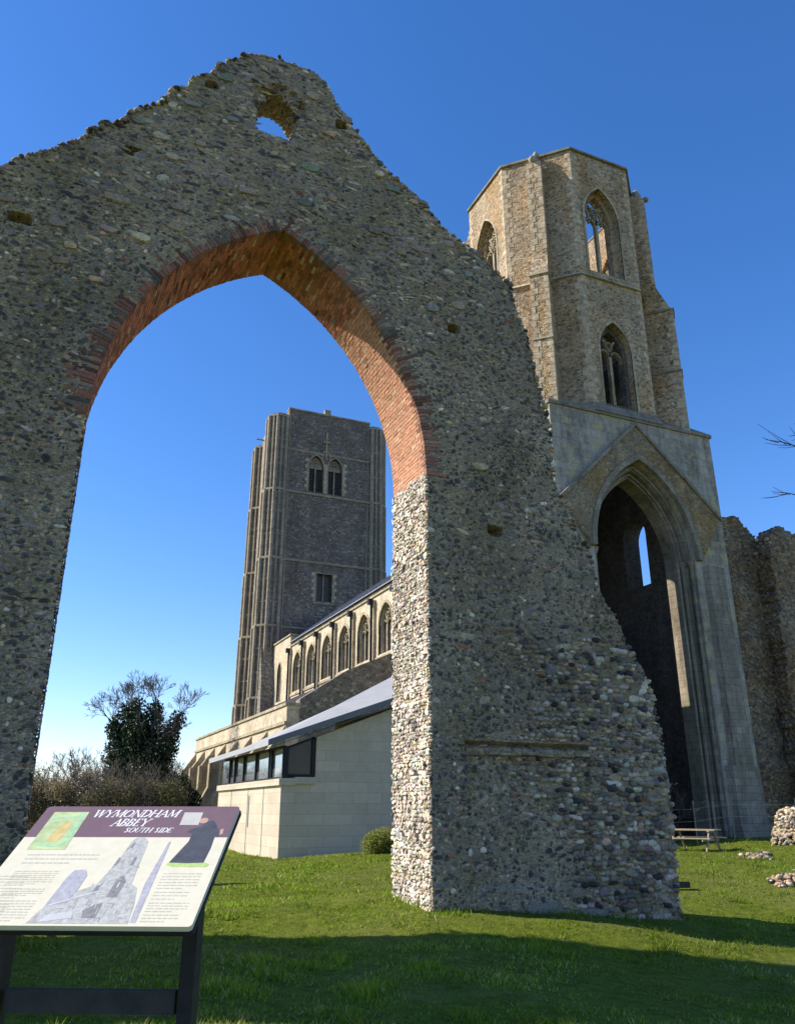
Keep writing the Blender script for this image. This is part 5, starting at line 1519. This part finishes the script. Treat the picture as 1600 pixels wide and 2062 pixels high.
hedge(330, 372, 56, 3.2, 'dark green holly bush beside the church wall', [(.012, .03, .012), (.03, .06, .02), (.05, .09, .03)], [4, 3, 1], 35, 'bush', 'evergreen_bush', 9000, .08, 30)
hedge(-160, 60, 60, 4.0, 'brown hedge seen past the left pier edge', brown, [3, 2, 3, 2], 37, nleaf=6000, sticks=80)

# small round bush at the foot of the annex wall
bx_, by_ = 10.75, 25.55
e = empty('round_bush', (bx_, by_, tz(bx_, by_)), 'small round grass-green bush at the foot of the annex wall', 'bush')
bz_ = tz(bx_, by_)
leaves([(bx_+.35*cos(a), by_+.15*sin(a), bz_+.22+.12*random.random()) for a in np.linspace(0, 6, 9)]+[(bx_, by_, bz_+.35)], [.42]*9+[.5], 15000, .028, [(.24, .28, .05), (.36, .37, .09), (.14, .17, .03), (.42, .36, .16)], [4, 3, 2, 1], 'foliage', M['bushleaf'], e, .9)
mb = MB()
for i in range(14): mb.tube([(bx_, by_, bz_-.05), (bx_+random.gauss(0, .25), by_+random.gauss(0, .12), bz_+.5)], [.012, .004], 3, False)
mb.build('stems', M['barkpale'], e)

# shrub inside the tower arch
random.seed(44)
e = empty('bare_shrub', (25.0, 29.3, 0), 'wispy leafless shrub growing inside the dark tower archway', 'shrub')
mb = MB()
for i in range(7): grow(mb, Vector((25.0, 29.3, 0)), Vector((random.gauss(0, .35), random.gauss(0, .3), 1)), 1.15, .018, 3, .4, .1, .006, 4)
mb.build('stems', M['barkpale'], e)

# tree off to the right whose twigs reach into the picture
random.seed(50)
e = empty('bare_tree', (17.6, 8.0, tz(17.6, 8)), 'leafless tree standing out of view whose twig tips reach in at the right edge', 'tree')
mb = MB()
def ray_pt(px, py, t):
    d = (_fw*1620+_rt*(px-800)-_up*(py-1031)).normalized(); return Vector((0, 0, HC))+d*t
tr_top = Vector((17.8, 8.2, 7.5))
mb.tube([(17.6, 8.0, tz(17.6, 8)-.2), (17.7, 8.1, 3.5), tr_top], [.22, .17, .1], 8, False)
for (pa, pb, pc) in ((ray_pt(1760, 900, 17), ray_pt(1625, 905, 16), ray_pt(1540, 885, 15.6)), (ray_pt(1780, 1010, 17), ray_pt(1640, 1005, 16.2), ray_pt(1552, 990, 15.8)), (ray_pt(1740, 870, 17), ray_pt(1640, 880, 16.2), ray_pt(1588, 878, 15.7))):
    mb.tube([tr_top, pa.lerp(tr_top, .4)+Vector((0, 0, .15)), pa, pb, pb.lerp(pc, .6)+Vector((0, 0, .03)), pc], [.06, .04, .028, .014, .009, .004], 5, False)
    for i in range(5):
        s_ = pb.lerp(pc, .1+.6*random.random()); dv = (pc-pb).normalized()+Vector((random.gauss(0, .35), random.gauss(0, .35), random.gauss(0, .4)))
        mb.tube([s_, s_+dv*.16, s_+dv*.33+Vector((0, 0, .03))], [.007, .005, .003], 4, False)
for i in range(6): grow(mb, tr_top-Vector((0, 0, .5*i)), Vector((1.2+random.gauss(0, .4), random.gauss(0, .8)-.3, .8)), 1.5, .06, 3, .5, .1, .008, 4)
mb.build('trunk', M['bark'], e)
